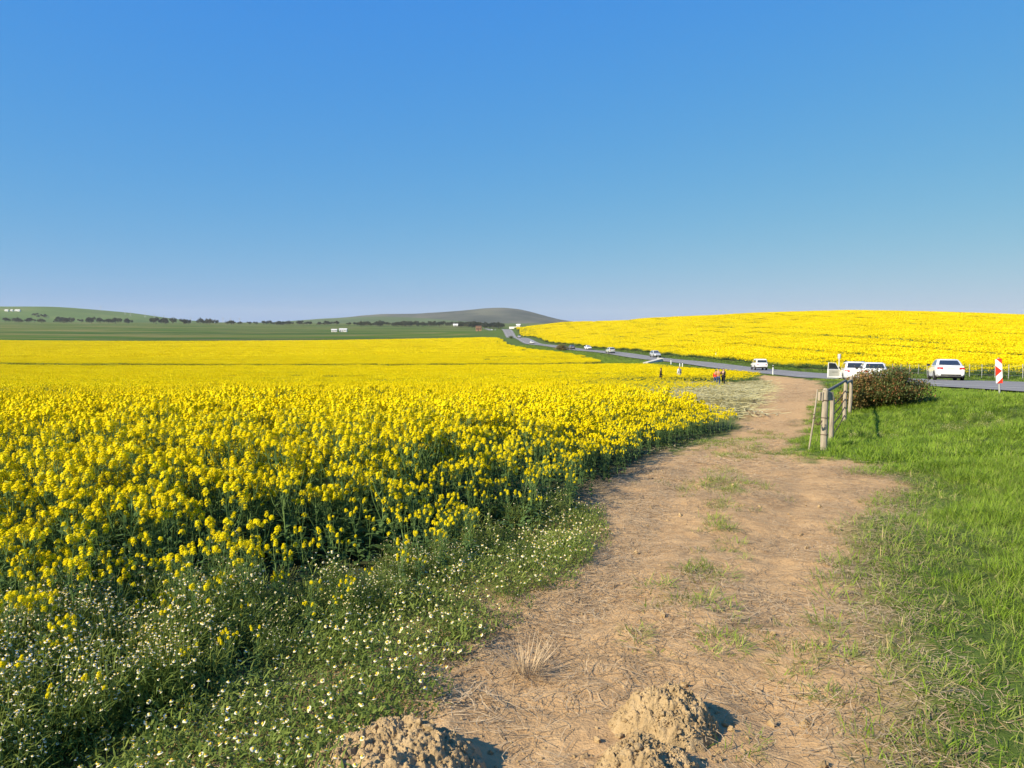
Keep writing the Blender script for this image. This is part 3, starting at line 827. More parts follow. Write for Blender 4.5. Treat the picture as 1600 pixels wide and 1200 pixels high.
# lush grass right of the track, in three depths
def grass_cover():
    x, y = jgrid(1.0, 12.5, 1.4, 11.5, .105)
    pd = -sdist(PATH, x, y) - wobble(x, y)      # metres outside the bare earth
    sdr, _ = road_near(x, y)
    m = (x > .9 + .18 * y) & infront(x, y, .8, 1.5) & (pd > -.15) & clear(x, y)
    x, y, pd = x[m], y[m], pd[m]
    lush = sstep(.25, 1.15, pd + (fbm(x * .9, y * .9, 71, 3) - .5) * 1.6)
    r = rng.random(len(x)); isl = r < lush
    h = .62 + .55 * fbm(x * .8, y * .8, 75, 2)
    z = ground_fine(x, y)
    o = scatter('lush_grass', g_lush, x[isl], y[isl], z[isl], scale=(h * (.6 + .4 * lush))[isl] * rng.uniform(.8, 1.15, isl.sum()), tilt=.12)
    tag(o, 'lush bright green grass on the bank beside the track', 'grass')
    w = ~isl & (rng.random(len(x)) < .40 + .5 * sstep(-.1, .5, pd))
    o = scatter('worn_grass', g_worn, x[w], y[w], z[w], scale=rng.uniform(.6, 1.25, w.sum()), tilt=.2)
    tag(o, 'short worn olive grass along the edge of the bare track', 'grass')
    x, y = jgrid(3, 28, 10.8, 38, .27)
    pd = -sdist(PATH, x, y) - wobble(x, y) * .6
    sdr, _ = road_near(x, y)
    m = (sdr < -HALF - .3) & infront(x, y, .8, 2) & (pd > 0) & (x > .36 * y)
    x, y, pd = x[m], y[m], pd[m]
    sc = (.6 + .5 * fbm(x * .7, y * .7, 76, 2)) * (.55 + .45 * sstep(0, .8, pd)) * rng.uniform(.8, 1.15, len(x))
    dr = -road_near(x, y)[0] - HALF
    sc = sc * (.42 + .58 * sstep(0.5, 4.0, dr))
    o = scatter('lush_grass', g_mid, x, y, ground(x, y), scale=sc, tilt=.1)
    tag(o, 'green grass around the old gate and the hazard plate', 'grass')
    # verges of the road
    x, y = jgrid(-60, 75, 30, 330, 1.15)
    sdr, _ = road_near(x, y)
    pd = -sdist(PATH, x, y)
    e = np.maximum.reduce([sdist(FIELD, x, y), sdist(FIELD2, x, y), sdist(TRAMP, x, y)])
    bare = sdist([(15, 141), (24, 140), (29, 143), (27, 152), (20, 156), (17, 149)], x, y)
    m = (sdr < -half_at(y) - .7) & (pd > .4) & (e < -.3) & (bare < 0) & (sdr > -40) & ((y > 36) | (sdr > -8)) & ~((y > 138) & (y < 150) & (x < 20)) & infront(x, y, .8, 2)
    m &= ~((y < 40) & (x < .45 * y))
    sc = rng.uniform(.6, 1.1, len(x)) * np.where(-sdr - HALF < 3, .55, 1.0)
    o = scatter('verge_grass', g_far, x[m], y[m], ground(x[m], y[m]), scale=sc[m])
    tag(o, 'green grass verge between the canola and the near side of the road', 'grass')
    m = (sdr > half_at(y) + .5) & (sdr < half_at(y) + 3.6) & infront(x, y, .85, 5)
    sc = rng.uniform(.5, 1.0, len(x)) * np.clip(.30 + .16 * (sdr - half_at(y)), .3, .9)
    o = scatter('verge_weeds', g_weed, x[m], y[m], ground(x[m], y[m]), scale=sc[m])
    tag(o, 'tall dark green weeds along the far side of the road', 'weeds')
grass_cover()

# grass islands growing in the track
ISL = [(1.25, 5.1, .16, .5), (1.5, 5.75, .13, .35), (2.05, 7.3, .16, .5), (2.3, 8.3, .2, .4), (2.75, 10, .5, .7), (4.75, 14.8, .25, .9), (4.35, 16.2, .5, .8), (4.0, 13.9, .3, .6), (.78, 4.4, .12, .2), (1.2, 4.15, .12, .2),
       (5.1, 14.0, .3, .55), (1.05, 3.15, .05, .12), (1.9, 6.6, .1, .3), (5.2, 17.0, .3, .6), (6.4, 19.0, .3, .5), (1.62, 3.9, .2, .4), (1.3, 4.7, .15, .25), (3.2, 11.5, .25, .5), (6.0, 17.4, .25, .4), (.95, 3.05, .12, .08)]
def islands():
    x, y = jgrid(-.5, 8, 2.4, 21, .10)
    dn = np.zeros(len(x))
    for ax, ay, sx, sy in ISL: dn = np.maximum(dn, np.exp(-((x - ax - .12 * (y - ay)) / sx) ** 2 - ((y - ay) / sy) ** 2))
    dn = dn * (.35 + 1.1 * sstep(.35, .65, fbm(x * 5, y * 5, 83, 2)))
    m = (rng.random(len(x)) < dn * .85) & clear(x, y)
    x, y = x[m], y[m]
    o = scatter('track_grass', g_worn, x, y, ground_fine(x, y), scale=rng.uniform(.5, 1.15, len(x)), tilt=.25)
    tag(o, 'patchy short grass growing in the middle of the dirt track', 'grass')
islands()

# straw and stalk litter lying on the bare earth
def litter(name, seed, n, half, lmin, lmax, w, zmax, mat):
    random.seed(seed); mb = MB()
    for i in range(n):
        p = Vector((rv(-half, half), rv(-half, half), rv(.003, zmax))); a = rv(0, 6.28); L = rv(lmin, lmax); k = rv(-1.2, 1.2); vs = []
        dz = rv(-.15, .25)
        for s in range(4):
            h = Vector((math.cos(a + k * s / 3), math.sin(a + k * s / 3), dz * math.sin(s * 1.05)))
            sd2 = Vector((-h.y, h.x, rv(-.3, .5))) * w * (.5 if s < 3 else .2)
            vs += [p - sd2, p + sd2]; p = p + h * L / 3
            p.z = max(p.z, .002)
        mb.add(vs, [(2 * s, 2 * s + 1, 2 * s + 3, 2 * s + 2) for s in range(3)], 0)
    return bpy.data.objects.new(name, mb.mesh(name, [mat]))
l_near = proto_col('litter_near', [litter('litter_a%d' % i, 500 + i, 34, .22, .03, .15, .0032, .008, M['straw']) for i in range(6)])
l_mid = proto_col('litter_mid', [litter('litter_b%d' % i, 520 + i, 60, .45, .06, .22, .007, .03, M['straw']) for i in range(4)])
l_flat = proto_col('stalk_flat', [litter('litter_c%d' % i, 540 + i, 60, .7, .4, 1.0, .035, .22, M['straw_pale']) for i in range(4)])
def litters():
    x, y = jgrid(-1.4, 6.5, 1.6, 12, .14)
    e = sdist(PATH, x, y)
    dn = .30 + .9 * sstep(.40, .66, fbm(x * 1.6, y * 1.3, 91, 3))
    dn = np.where(e < .55, dn + .35, dn) * (1 - .5 * np.exp(-(ruts(x, y) / .24) ** 2))
    m = (e > -.45) & (rng.random(len(x)) < dn) & clear(x, y)
    x, y = x[m], y[m]
    o = scatter('straw_litter', l_near, x, y, ground_fine(x, y) + .004, scale=rng.uniform(.7, 1.25, len(x)))
    tag(o, 'thin dry straw litter strewn over the bare earth of the track', 'straw')
    x, y = jgrid(0, 24, 10, 62, .55)
    e = sdist(PATH, x, y)
    m = (e > -.2) & (rng.random(len(x)) < .30 + .7 * sstep(.4, .65, fbm(x * .7, y * .7, 93, 3)))
    x, y = x[m], y[m]
    o = scatter('straw_litter', l_mid, x, y, ground_fine(x, y) + .01, scale=rng.uniform(.7, 1.2, len(x)))
    tag(o, 'dry straw litter on the farther stretch of the track', 'straw')
    x, y = jgrid(2, 27, 22, 87, .62)
    e = sdist(TRAMP, x, y)
    m = (e > -.4) & (-sdist(PATH, x, y) < 8 + 3 * fbm(x * .3, y * .3, 98, 2)) & (rng.random(len(x)) < .25 + .75 * sstep(.36, .56, fbm(x * .35, y * .22, 97, 3)))
    x, y = x[m], y[m]
    al = rng.normal(.15, .5, len(x))
    o = scatter('flattened_stalks', l_flat, x, y, ground(x, y) + .02, rotz=al, scale=rng.uniform(.6, 1.1, len(x)))
    tag(o, 'pale flattened canola stalks trampled down beside the visitors', 'stalks')
    # green regrowth and half fallen plants in the trampled corner
    x, y = jgrid(2, 25, 24, 86, .5)
    e = sdist(TRAMP, x, y); pe = -sdist(PATH, x, y)
    # denser towards the standing crop, open by the track
    dn = .95 * sstep(2.0, 7.0, pe + 3 * (fbm(x * .3, y * .2, 99, 2) - .5))
    m = (e > -.2) & (rng.random(len(x)) < dn)
    x, y = x[m], y[m]
    o = scatter('trampled_canola', col1, x, y, ground(x, y), scale=rng.uniform(.35, .6, len(x)) + .25 * sstep(6, 11, -sdist(PATH, x, y)), tilt=.28)
    tag(o, 'low half-flattened canola in the trampled corner of the field', 'canola crop')
litters()

# chamomile: feathery green with small white daisies
def chamomile(name, seed, n_leaf, n_dai, rad, h):
    random.seed(seed); mb = MB()
    for i in range(n_leaf):
        a = rv(0, 6.28); r = rad * math.sqrt(random.random())
        blade(mb, (r * math.cos(a), r * math.sin(a), rv(0, h * .72)), rv(0, 6.28), h * rv(.13, .30), rv(.0035, .008), rv(.1, .9), rv(.3, 1.4), 0, 2, .2)
    for i in range(n_dai):
        a = rv(0, 6.28); r = rad * 1.1 * math.sqrt(random.random())
        c = Vector((r * math.cos(a), r * math.sin(a), h * rv(.72, 1.08) * (1 - .25 * (r / rad) ** 2)))
        mb.tube([(c.x * .8, c.y * .8, c.z * .5), c], .0011, 3, 0, False)
        d, u, v = frame((rv(-.7, .4), rv(-.7, .4), 1)); q = rv(.0052, .0082)
        ring = [c + (u * math.cos(t * .785) + v * math.sin(t * .785)) * q * (1 if t % 2 else .86) - d * q * .2 for t in range(8)]
        mb.add([c + d * .001] + ring, [(0, 1 + t, 1 + (t + 1) % 8) for t in range(8)], 1)
        eye = [c + d * .0022 + (u * math.cos(t * 1.257) + v * math.sin(t * 1.257)) * q * .55 for t in range(5)]
        mb.add(eye + [c + d * .005], [(t, (t + 1) % 5, 5) for t in range(5)], 2)
    return bpy.data.objects.new(name, mb.mesh(name, [M['feather'], M['daisy'], M['daisy_eye']]))
ch_tall = proto_col('chamomile_tall', [chamomile('chamomile_a%d' % i, 600 + i, 230, (52, 28, 12, 4)[i % 4], .15, .38) for i in range(6)])
ch_low = proto_col('chamomile_low', [chamomile('chamomile_b%d' % i, 620 + i, 150, (12, 6, 2)[i % 3], .12, .12) for i in range(6)])
def chamomiles():
    x, y = jgrid(-9, 2.2, 1.6, 13, .135)
    e = sdist(FIELD, x, y)
    zone = (e > -.06) & (e < 3.6) & infront(x, y)
    dn = (1 - sstep(3.8, 6.6, y + .35 * e)) * (1 - sstep(1.8, 3.4, e)) + (1 - sstep(.15, .55, e)) * (1 - sstep(5.5, 8, y)) * .8
    clump = sstep(.40, .56, fbm(x * 1.7, y * 1.7, 111, 2)); dn = dn * (.28 + .72 * clump)
    m = zone & (rng.random(len(x)) < dn)
    x, y, e, clump = x[m], y[m], e[m], clump[m]
    rich = fbm(x * 1.1 + 5, y * 1.1, 113, 2)
    idx = np.where(rich + rng.normal(0, .06, len(x)) > .50, rng.choice([0, 4, 1, 5], len(x)), rng.choice([1, 5, 2, 3], len(x)))
    o = scatter('chamomile', ch_tall, x, y, ground(x, y), scale=rng.uniform(.75, 1.12, len(x)) * (.72 + .36 * clump) * (.85 + .15 * sstep(0, .5, e)), idx=idx, tilt=.15)
    tag(o, 'tall chamomile with small white daisies in the field margin under the canola', 'chamomile')
    # low weeds between the crop and the bare earth
    x, y = jgrid(-3.2, 4.6, 1.2, 18, .115)
    e = sdist(FIELD, x, y); p = sdist(PATH, x, y) + wobble(x, y) * .35
    m = (e < .05) & (p < .10 - .6 * sstep(7.2, 9.0, y)) & (x < .35 * y) & (x < 1.0 + .14 * y)
    m &= rng.random(len(x)) < .62 + .38 * sstep(.38, .54, fbm(x * 1.9, y * 1.9, 117, 2))
    x, y = x[m], y[m]
    o = scatter('low_weeds', ch_low, x, y, ground_fine(x, y), scale=rng.uniform(.7, 1.6, len(x)), tilt=.2)
    tag(o, 'low weeds dotted with white daisies between the canola and the bare track', 'weeds')
    # daisies in the ditch by the gate
    x, y = jgrid(7, 18, 14.5, 24, .30)
    dd = polydist([(7.6, 16.3), (9.6, 17.0), (12.2, 18.4), (16.5, 21.5)], x, y, False)
    m = rng.random(len(x)) < .8 * np.exp(-(dd / .55) ** 2) * (.3 + sstep(.4, .6, fbm(x, y, 119, 2)))
    x, y = x[m], y[m]
    o = scatter('ditch_daisies', ch_tall, x, y, ground(x, y), scale=rng.uniform(.5, .72, len(x)), tilt=.15)
    tag(o, 'small white daisies in the shallow ditch across the grass', 'chamomile')
chamomiles()

# ------------------------------------------------------------------ heaps of dug soil
def soil_mat():
    t = NT('dug_soil'); P = t.coord()
    n = t.noise(11, 6, .65, P); n2 = t.noise(70, 5, .7, P)
    c = t.ramp(n, [(.3, (.36, .25, .125)), (.55, (.47, .335, .175)), (.75, (.55, .41, .23))])
    t.base(c, .95); t.b.inputs['Specular IOR Level'].default_value = .05
    t.bump(t.math('ADD', n, t.math('MULTIPLY', n2, .6)), .9, .03)
    return t.m
M['soil'] = soil_mat()
def worley(x, y, seed):
    ix = np.floor(x); iy = np.floor(y); best = np.full(x.shape, 9.0)
    for dx in (-1, 0, 1):
        for dy in (-1, 0, 1):
            px = ix + dx + _hash(ix + dx, iy + dy, seed); py = iy + dy + _hash(ix + dx, iy + dy, seed + 7)
            best = np.minimum(best, np.hypot(x - px, y - py))
    return best
def clod_mesh(seed, mat):
    random.seed(seed); mb = MB()
    rings = []
    for i in range(6):
        f = math.pi * (i + .35) / 5.7; rr = math.sin(f); zz = -math.cos(f)
        rings.append([Vector((math.cos(k * .785) * rr * rv(.6, 1.3), math.sin(k * .785) * rr * rv(.6, 1.3), zz * .8 + rv(-.2, .2))) for k in range(8)])
    mb.loft(rings); return mb.mesh('clod', [mat], 25)
CLODS = [clod_mesh(i, M['soil']) for i in range(5)]
def mound(cx_, cy_, rx, ry, h, seed, label, skew=0.0):
    na, nr = 260, 110
    t = np.linspace(0, 2 * np.pi, na, endpoint=False); r = np.linspace(0, 1, nr)
    ang = t[None, :]; rr = r[:, None]
    out = 1 + .22 * (vnoise(np.cos(ang) * 1.5 + 9, np.sin(ang) * 1.5 + 4, seed) - .5) * 2
    X = rr * np.cos(ang) * rx * out; Y = rr * np.sin(ang) * ry * out
    prof = (1 - rr ** 2.4) ** 1.15 * (1 + skew * rr * np.cos(ang))
    z = h * prof * (.72 + .56 * fbm(X * 9 + seed, Y * 9, seed, 3))
    lump = (.45 - worley(X * 17, Y * 17, seed + 3)) * .034 + (.45 - worley(X * 38, Y * 38, seed + 5)) * .022 + (.45 - worley(X * 80, Y * 80, seed + 8)) * .012 + (fbm(X * 110, Y * 110, seed + 2, 2) - .5) * .008
    z = z + lump * np.clip((1 - rr) * 5, 0, 1)
    gx, gy = X + cx_, Y + cy_
    base = gzf(cx_, cy_)
    Z = ground_fine(gx, gy) - base + z - .035 * sstep(.86, 1.0, rr * np.ones_like(ang))
    # crumbly sideways jitter
    jx = (fbm(X * 26, Y * 26, seed + 11, 3) - .5) * .030; jy = (fbm(X * 26 + 40, Y * 26, seed + 12, 3) - .5) * .030
    V = np.stack([X + jx, Y + jy, Z], -1).reshape(-1, 3)
    i = np.arange(nr - 1)[:, None] * na; j = np.arange(na)[None, :]; j2 = (j + 1) % na
    F = np.stack([i + j, i + j2, i + na + j2, i + na + j], -1).reshape(-1, 4)
    root = empty('soil_mound', (cx_, cy_, base)); tag(root, label, 'soil mound')
    me = bpy.data.meshes.new('heap'); me.from_pydata(V.tolist(), [], F.tolist()); me.materials.append(M['soil'])
    me.polygons.foreach_set('use_smooth', [True] * len(F)); me.update()
    b = bpy.data.objects.new('heap', me); COL.objects.link(b); b.parent = root
    random.seed(seed)
    cr = MB()                            # loose crumbs too small to pick apart
    for k in range(1500):
        ii = min(nr - 1, int(nr * random.random() ** .6)); jj = random.randrange(na); s_ = rv(.0025, .007); p = Vector((X[ii, jj], Y[ii, jj], Z[ii, jj]))
        u_ = [Vector((rv(-1, 1), rv(-1, 1), rv(-1, 1))).normalized() * s_ * rv(.7, 1.3) for _ in range(2)]; w_ = u_[0].cross(u_[1]).normalized() * s_
        cr.add([p + u_[0], p + u_[1], p - u_[0] * .9, p - u_[1], p + w_, p - w_], [(0, 1, 4), (1, 2, 4), (2, 3, 4), (3, 0, 4), (1, 0, 5), (2, 1, 5), (3, 2, 5), (0, 3, 5)])
    cq = cr.build('crumbs', M['soil'], root); cq['kind'] = 'stuff'
    for k in range(95):
        q = rv(.15, 1.45); a_ = rv(0, 6.28); px, py = q * rx * math.cos(a_), q * ry * math.sin(a_)
        s_ = rv(.004, .011) if random.random() < .9 else rv(.011, .022)
        # height of the heap there
        if q < 1:
            ii = int(q * (nr - 1)); jj = int(a_ / 6.2832 * na) % na; pz = Z[ii, jj]; px, py = X[ii, jj], Y[ii, jj]
        else: pz = gzf(cx_ + px, cy_ + py) - base
        c = bpy.data.objects.new('clod', CLODS[k % 5]); COL.objects.link(c); c.parent = root
        c.location = (px, py, pz + s_ * .25); c.rotation_euler = (rv(0, 6), rv(0, 6), rv(0, 6)); c.scale = (s_ * rv(.8, 1.3), s_ * rv(.8, 1.2), s_ * rv(.6, .9))
mound(-.48, 2.86, .42, .35, .165, 5, 'broad crumbly mound of dug yellow-brown soil beside the low weeds', .1)
mound(.70, 3.26, .25, .22, .155, 9, 'small steep mound of dug soil in the middle of the track', .0)
mound(.53, 2.88, .22, .20, .115, 14, 'lowest crumbly heap of dug soil in front of the small mound on the track', .0)

# loose stones and clods on the track
for k in range(26):
    random.seed(900 + k)
    d_ = rv(2.9, 11); x_ = (.0 + .2 * d_) + rv(-.9, 1.4) * d_ * .16
    if not inside(PATH, np.array([x_]), np.array([d_]))[0]: continue
    s_ = rv(.012, .03)
    c = bpy.data.objects.new('soil_clod', CLODS[k % 5]); COL.objects.link(c)
    c.location = (x_, d_, gzf(x_, d_) + s_ * .3); c.rotation_euler = (rv(0, 6), rv(0, 6), rv(0, 6)); c.scale = (s_ * 1.2, s_, s_ * .7)
    tag(c, 'small loose clod of earth lying on the bare track', 'clod', 'loose clods on the track')

# crumbs of soil over the whole track
crumb_col = proto_col('crumbs', [bpy.data.objects.new('crumb_%d' % k, CLODS[k]) for k in range(5)])
def crumbs():
    x, y = jgrid(-1.2, 6, 1.8, 12, .075)
    m = (sdist(PATH, x, y) > -.1) & (rng.random(len(x)) < .10 + .5 * sstep(.5, .7, fbm(x * 1.3, y * 1.3, 141, 3))) & (np.hypot(x - 1, y - 3) > 0)
    x, y = x[m], y[m]; s_ = np.exp(rng.normal(-5.3, .45, len(x)))
    o = scatter('soil_crumbs', crumb_col, x, y, ground_fine(x, y), scale=np.clip(s_, .002, .014), rot=rng.uniform(0, 6.28, (len(x), 3)))
    tag(o, 'fine loose crumbs of earth over the bare track', 'soil')
crumbs()

# dry tuft
def dry_tuft():
    random.seed(77); mb = MB()
    for i in range(150):
        a = rv(0, 6.28); r = .075 * math.sqrt(random.random())
        blade(mb, (r * math.cos(a), r * math.sin(a), -.005), a + rv(-.5, .5), rv(.10, .24), rv(.0025, .0045), rv(.1, 1.25), rv(-.3, .7), 0, 3, .2)
    t_ = empty('dry_tuft', (.08, 3.86, gzf(.08, 3.86))); tag(t_, 'bleached dry grass tuft standing alone on the bare track', 'grass tuft')
    b = mb.build('blades', M['tuft_dry'], t_); b['kind'] = 'stuff'
dry_tuft()

# ------------------------------------------------------------------ vehicles
def paint_mat(name, col, rough=.25):
    t = NT(name); n = t.noise(4, 3, .5, t.coord(obj=True))
    t.base(t.ramp(n, [(.3, tuple(c * .93 for c in col)), (.7, col)]), rough)
    t.b.inputs['Coat Weight'].default_value = .6; t.b.inputs['Coat Roughness'].default_value = .08
    t.b.inputs['Specular IOR Level'].default_value = .5
    return t.m
M['car_white'] = paint_mat('white_car_paint', (.78, .78, .76))
M['car_silver'] = paint_mat('silver_car_paint', (.42, .43, .43))
M['car_grey'] = paint_mat('grey_car_paint', (.14, .15, .16))
M['car_green'] = paint_mat('pale_car_paint', (.50, .52, .46))
M['glass'] = paint_mat('tinted_glass', (.025, .032, .036), .06)
M['rubber'] = plain('tyre_rubber', (.022, .022, .022), .85)
M['rim'] = plain('wheel_rim', (.5, .5, .5), .35, .1, metallic=.8)
M['black_trim'] = plain('black_trim', (.02, .02, .02), .6)
M['tail_red'] = paint_mat('tail_light_lens', (.55, .02, .02), .15)
M['head_lens'] = paint_mat('head_light_lens', (.75, .75, .72), .1)
M['plate'] = plain('number_plate', (.70, .70, .66), .5, .05)
M['plate_ink'] = plain('number_plate_ink', (.06, .06, .07), .5)
M['door_card'] = plain('door_lining', (.40, .40, .35), .7, .1)

KIND = {
 'sedan': dict(st=[(-2.32, .66, .46, .80), (-2.27, .80, .32, .97), (-2.05, .86, .25, 1.01), (-1.3, .895, .20, 1.0), (0, .90, .18, .95), (.95, .90, .20, .93), (1.6, .88, .22, .86), (2.1, .81, .27, .74), (2.3, .62, .40, .62)],
      cab=[(-1.80, .92, .80, .97), (-1.30, .45, .70, 1.28), (-1.02, .18, .62, 1.42), (-.80, .02, .54, 1.455)], wr=.315, wy=1.34),
 'hatch': dict(st=[(-2.0, .70, .44, .80), (-1.96, .81, .32, .98), (-1.75, .85, .25, 1.02), (-1.2, .86, .20, 1.0), (0, .865, .18, .96), (.85, .86, .20, .95), (1.4, .84, .22, .88), (1.85, .78, .27, .74), (2.0, .60, .40, .62)],
      cab=[(-1.86, .95, .78, .98), (-1.62, .5, .69, 1.30), (-1.40, .25, .62, 1.44), (-1.15, .05, .54, 1.48)], wr=.305, wy=1.24),
 'suv': dict(st=[(-2.25, .74, .50, .90), (-2.2, .86, .40, 1.06), (-2.0, .91, .32, 1.10), (-1.35, .93, .28, 1.09), (0, .93, .26, 1.05), (.95, .93, .28, 1.04), (1.6, .91, .30, .98), (2.1, .84, .35, .84), (2.28, .66, .46, .70)],
      cab=[(-2.10, 1.0, .85, 1.07), (-1.85, .55, .76, 1.45), (-1.60, .28, .70, 1.62), (-1.35, .08, .62, 1.67)], wr=.36, wy=1.36),
 'pickup': dict(st=[(-2.6, .78, .58, .95), (-2.56, .87, .52, 1.10), (-2.3, .90, .46, 1.13), (-1.5, .92, .42, 1.13), (0, .92, .38, 1.10), (1.15, .92, .38, 1.10), (1.75, .91, .40, 1.05), (2.35, .86, .45, .92), (2.55, .70, .55, .78)],
      cab=[(-2.48, 1.05, .85, 1.11), (-2.40, .60, .79, 1.50), (-2.28, .38, .73, 1.71), (-2.10, .20, .64, 1.76)], wr=.38, wy=1.52),
}
def wheel_meshes(r):
    w = .2; ty = MB(); n = 20
    prof = [(-w / 2, r * .62), (-w / 2, r * .93), (-w * .36, r), (w * .36, r), (w / 2, r * .93), (w / 2, r * .62)]
    rings = [[(px, pr * math.cos(2 * math.pi * k / n), pr * math.sin(2 * math.pi * k / n)) for k in range(n)] for px, pr in prof]
    ty.loft(rings, 0, False)
    rm = MB()
    for s in (-1, 1):
        rm.loft([[(s * w * .42, .64 * r * math.cos(2 * math.pi * k / n), .64 * r * math.sin(2 * math.pi * k / n)) for k in range(n)],
                 [(s * w * .32, .5 * r * math.cos(2 * math.pi * k / n), .5 * r * math.sin(2 * math.pi * k / n)) for k in range(n)]], 0, True)
        for k in range(5):
            a = k * 1.2566; rot = Matrix.Rotation(a, 3, 'X')
            rm.box(rot @ Vector((s * w * .44, 0, .32 * r)), (.02, .10 * r * 2, .6 * r), 0, rot)
    return ty.mesh('tyre', [M['rubber']], 40), rm.mesh('rim', [M['rim']], 40)
WH = {k: wheel_meshes(v['wr']) for k, v in KIND.items()}
def car(name, kind, paint, x, y, label, lane=None, group=None, heading=1, yaw=None, door=False, cat='car', z=None, plate_ink=False):
    K = KIND[kind]
    sdr, rz = road_near(np.array([x]), np.array([y]))
    on = abs(sdr[0]) < HALF
    if z is None: z = float(rz[0]) + .035 if on else gz(x, y)
    i = int(np.argmin(np.hypot(RC[:, 0] - x, RC[:, 1] - y))); i = min(max(i, 1), len(RC) - 2)
    t = (RC[i + 1] - RC[i - 1]); slope = (RZ[i + 1] - RZ[i - 1]) / np.linalg.norm(t); t = t / np.linalg.norm(t) * heading
    root = empty(name, (x, y, z), (math.atan2(-t[0], t[1]) if yaw is None else yaw), math.atan(slope) * heading)
    tag(root, label, cat, group)
    b = MB(); rings = []
    for (yy, hw, zb, zt) in K['st']:
        h = zt - zb
        half = [(0, zb), (hw * .86, zb), (hw * .98, zb + .10), (hw, zb + .48 * h), (hw * .975, zb + .80 * h), (hw * .93, zt - .03), (hw * .80, zt), (0, zt + .025)]
        ring = [Vector((px, yy, pz)) for px, pz in half] + [Vector((-px, yy, pz)) for px, pz in half[-2:0:-1]]
        rings.append(ring)
    b.loft([r[::-1] for r in rings])
    cab = K['cab']; cr = []
    for (y0, y1, hw, zz) in cab:
        c = .10
        cr.append([Vector(p) for p in ((hw - c, y0, zz), (hw, y0 + c * 1.4, zz), (hw, y1 - c * 1.6, zz), (hw - c, y1, zz), (-hw + c, y1, zz), (-hw, y1 - c * 1.6, zz), (-hw, y0 + c * 1.4, zz), (-hw + c, y0, zz))])
    b.loft(cr)
    ty0, ty1, thw, tz = cab[-1]
    body = b.build('body', paint, root, 35)
    # glass: panes set just proud of the cabin skin
    def pane(nm, rows, off):
        """rows: left and right points from bottom to top, following the bulge of the cabin"""
        q = MB(); n = len(rows); O = Vector(off).normalized() * .014
        P = [Vector(p) + O for r_ in rows for p in r_]; Q = [p - O * 3 for p in P]
        F = []
        for k in range(n - 1): F.append((2 * k, 2 * k + 1, 2 * k + 3, 2 * k + 2))
        ed = [2 * k for k in range(n)] + [2 * k + 1 for k in range(n - 1, -1, -1)]; m_ = 2 * n
        F += [(ed[k], ed[(k + 1) % m_], ed[(k + 1) % m_] + m_, ed[k] + m_) for k in range(m_)]
        q.add(P + Q, F); return q.build(nm, M['glass'], root)
    def lerp(a, b_, t_): return tuple(a[i_] + (b_[i_] - a[i_]) * t_ for i_ in range(len(a)))
    lo = lerp(cab[0], cab[1], .22); hi = lerp(cab[1], cab[2], .55 if kind != 'pickup' else .4)
    rows = [lo, cab[1], hi]
    pane('rear_window', [((-q[2] + .13, q[0], q[3]), (q[2] - .13, q[0], q[3])) for q in rows], (0, -1, .6))
    pane('windscreen', [((-q[2] + .13, q[1], q[3]), (q[2] - .13, q[1], q[3])) for q in rows], (0, 1, .6))
    def yy_(st_, f): return st_[0] + .16 + (st_[1] - .18 - st_[0] - .16) * f
    for s in (-1, 1):
        for (f0, f1) in ((.10, .47), (.51, .90)):
            pane('side_window', [((s * q[2], yy_(q, f0), q[3]), (s * q[2], yy_(q, f1), q[3])) for q in rows], (s, 0, .2))
    st = K['st']; ry = st[0][0]; fw = st[-1][0]; zt = st[1][3]
    for s in (-1, 1):
        q = MB(); q.box((s * st[1][1] * .80, ry + .055, zt - .16), (.34, .10, .13), 0, Matrix.Rotation(s * .28, 3, 'Z')); q.build('tail_light', M['tail_red'], root)
        q = MB(); q.box((s * st[-2][1] * .78, fw - .15, st[-2][3] - .10), (.34, .16, .12), 0, Matrix.Rotation(-s * .5, 3, 'Z')); q.build('head_light', M['head_lens'], root)
        q = MB(); q.box((s * (st[4][1] + .09), cab[0][1] - .42, lo[3] + .02), (.20, .10, .14)); q.build('mirror', M['black_trim'], root)
        for yy in (-K['wy'], K['wy']):
            hw = st[4][1]; r = K['wr']
            q = MB(); n = 18
            for xs in (hw * .992 + .006,):
                q.loft([[(s * xs, yy + (r + .05) * math.cos(math.pi * 2 * k / n), r + (r + .05) * math.sin(math.pi * 2 * k / n)) for k in range(n)],
                        [(s * (xs - .12), yy + (r + .05) * math.cos(math.pi * 2 * k / n), r + (r + .05) * math.sin(math.pi * 2 * k / n)) for k in range(n)]], 0, True)
            q.build('wheel_arch', M['black_trim'], root)
            w_ = empty('wheel', (s * (hw - .085), yy, r)); w_.parent = root
            for nm, me in zip(('tyre', 'rim'), WH[kind]):
                c = bpy.data.objects.new(nm, me); COL.objects.link(c); c.parent = w_
    q = MB(); q.box((0, ry + .04, zt - .19), (.52, .10, .11)); pl = q.build('number_plate', M['plate'], root)
    if plate_ink:
        q = MB()
        for k in range(7): q.box((-.19 + k * .063, ry - .0115, zt - .19), (.038, .004, .05))
        q.build('plate_marks', M['plate_ink'], pl)['kind'] = 'stuff'
    q = MB(); q.box((0, ry + .10, st[0][2] - .09), (1.20, .16, .09)); q.build('rear_bumper', M['black_trim'] if kind in ('pickup', 'suv') else M['black_trim'], root)
    q = MB(); q.box((0, fw - .10, st[-1][2] + .02), (1.1, .22, .12)); q.build('grille', M['black_trim'], root)
    q = MB(); q.box((0, 0, st[4][2] + .02), (1.3, fw - ry - .8, .12)); q.build('underside', M['black_trim'], root)
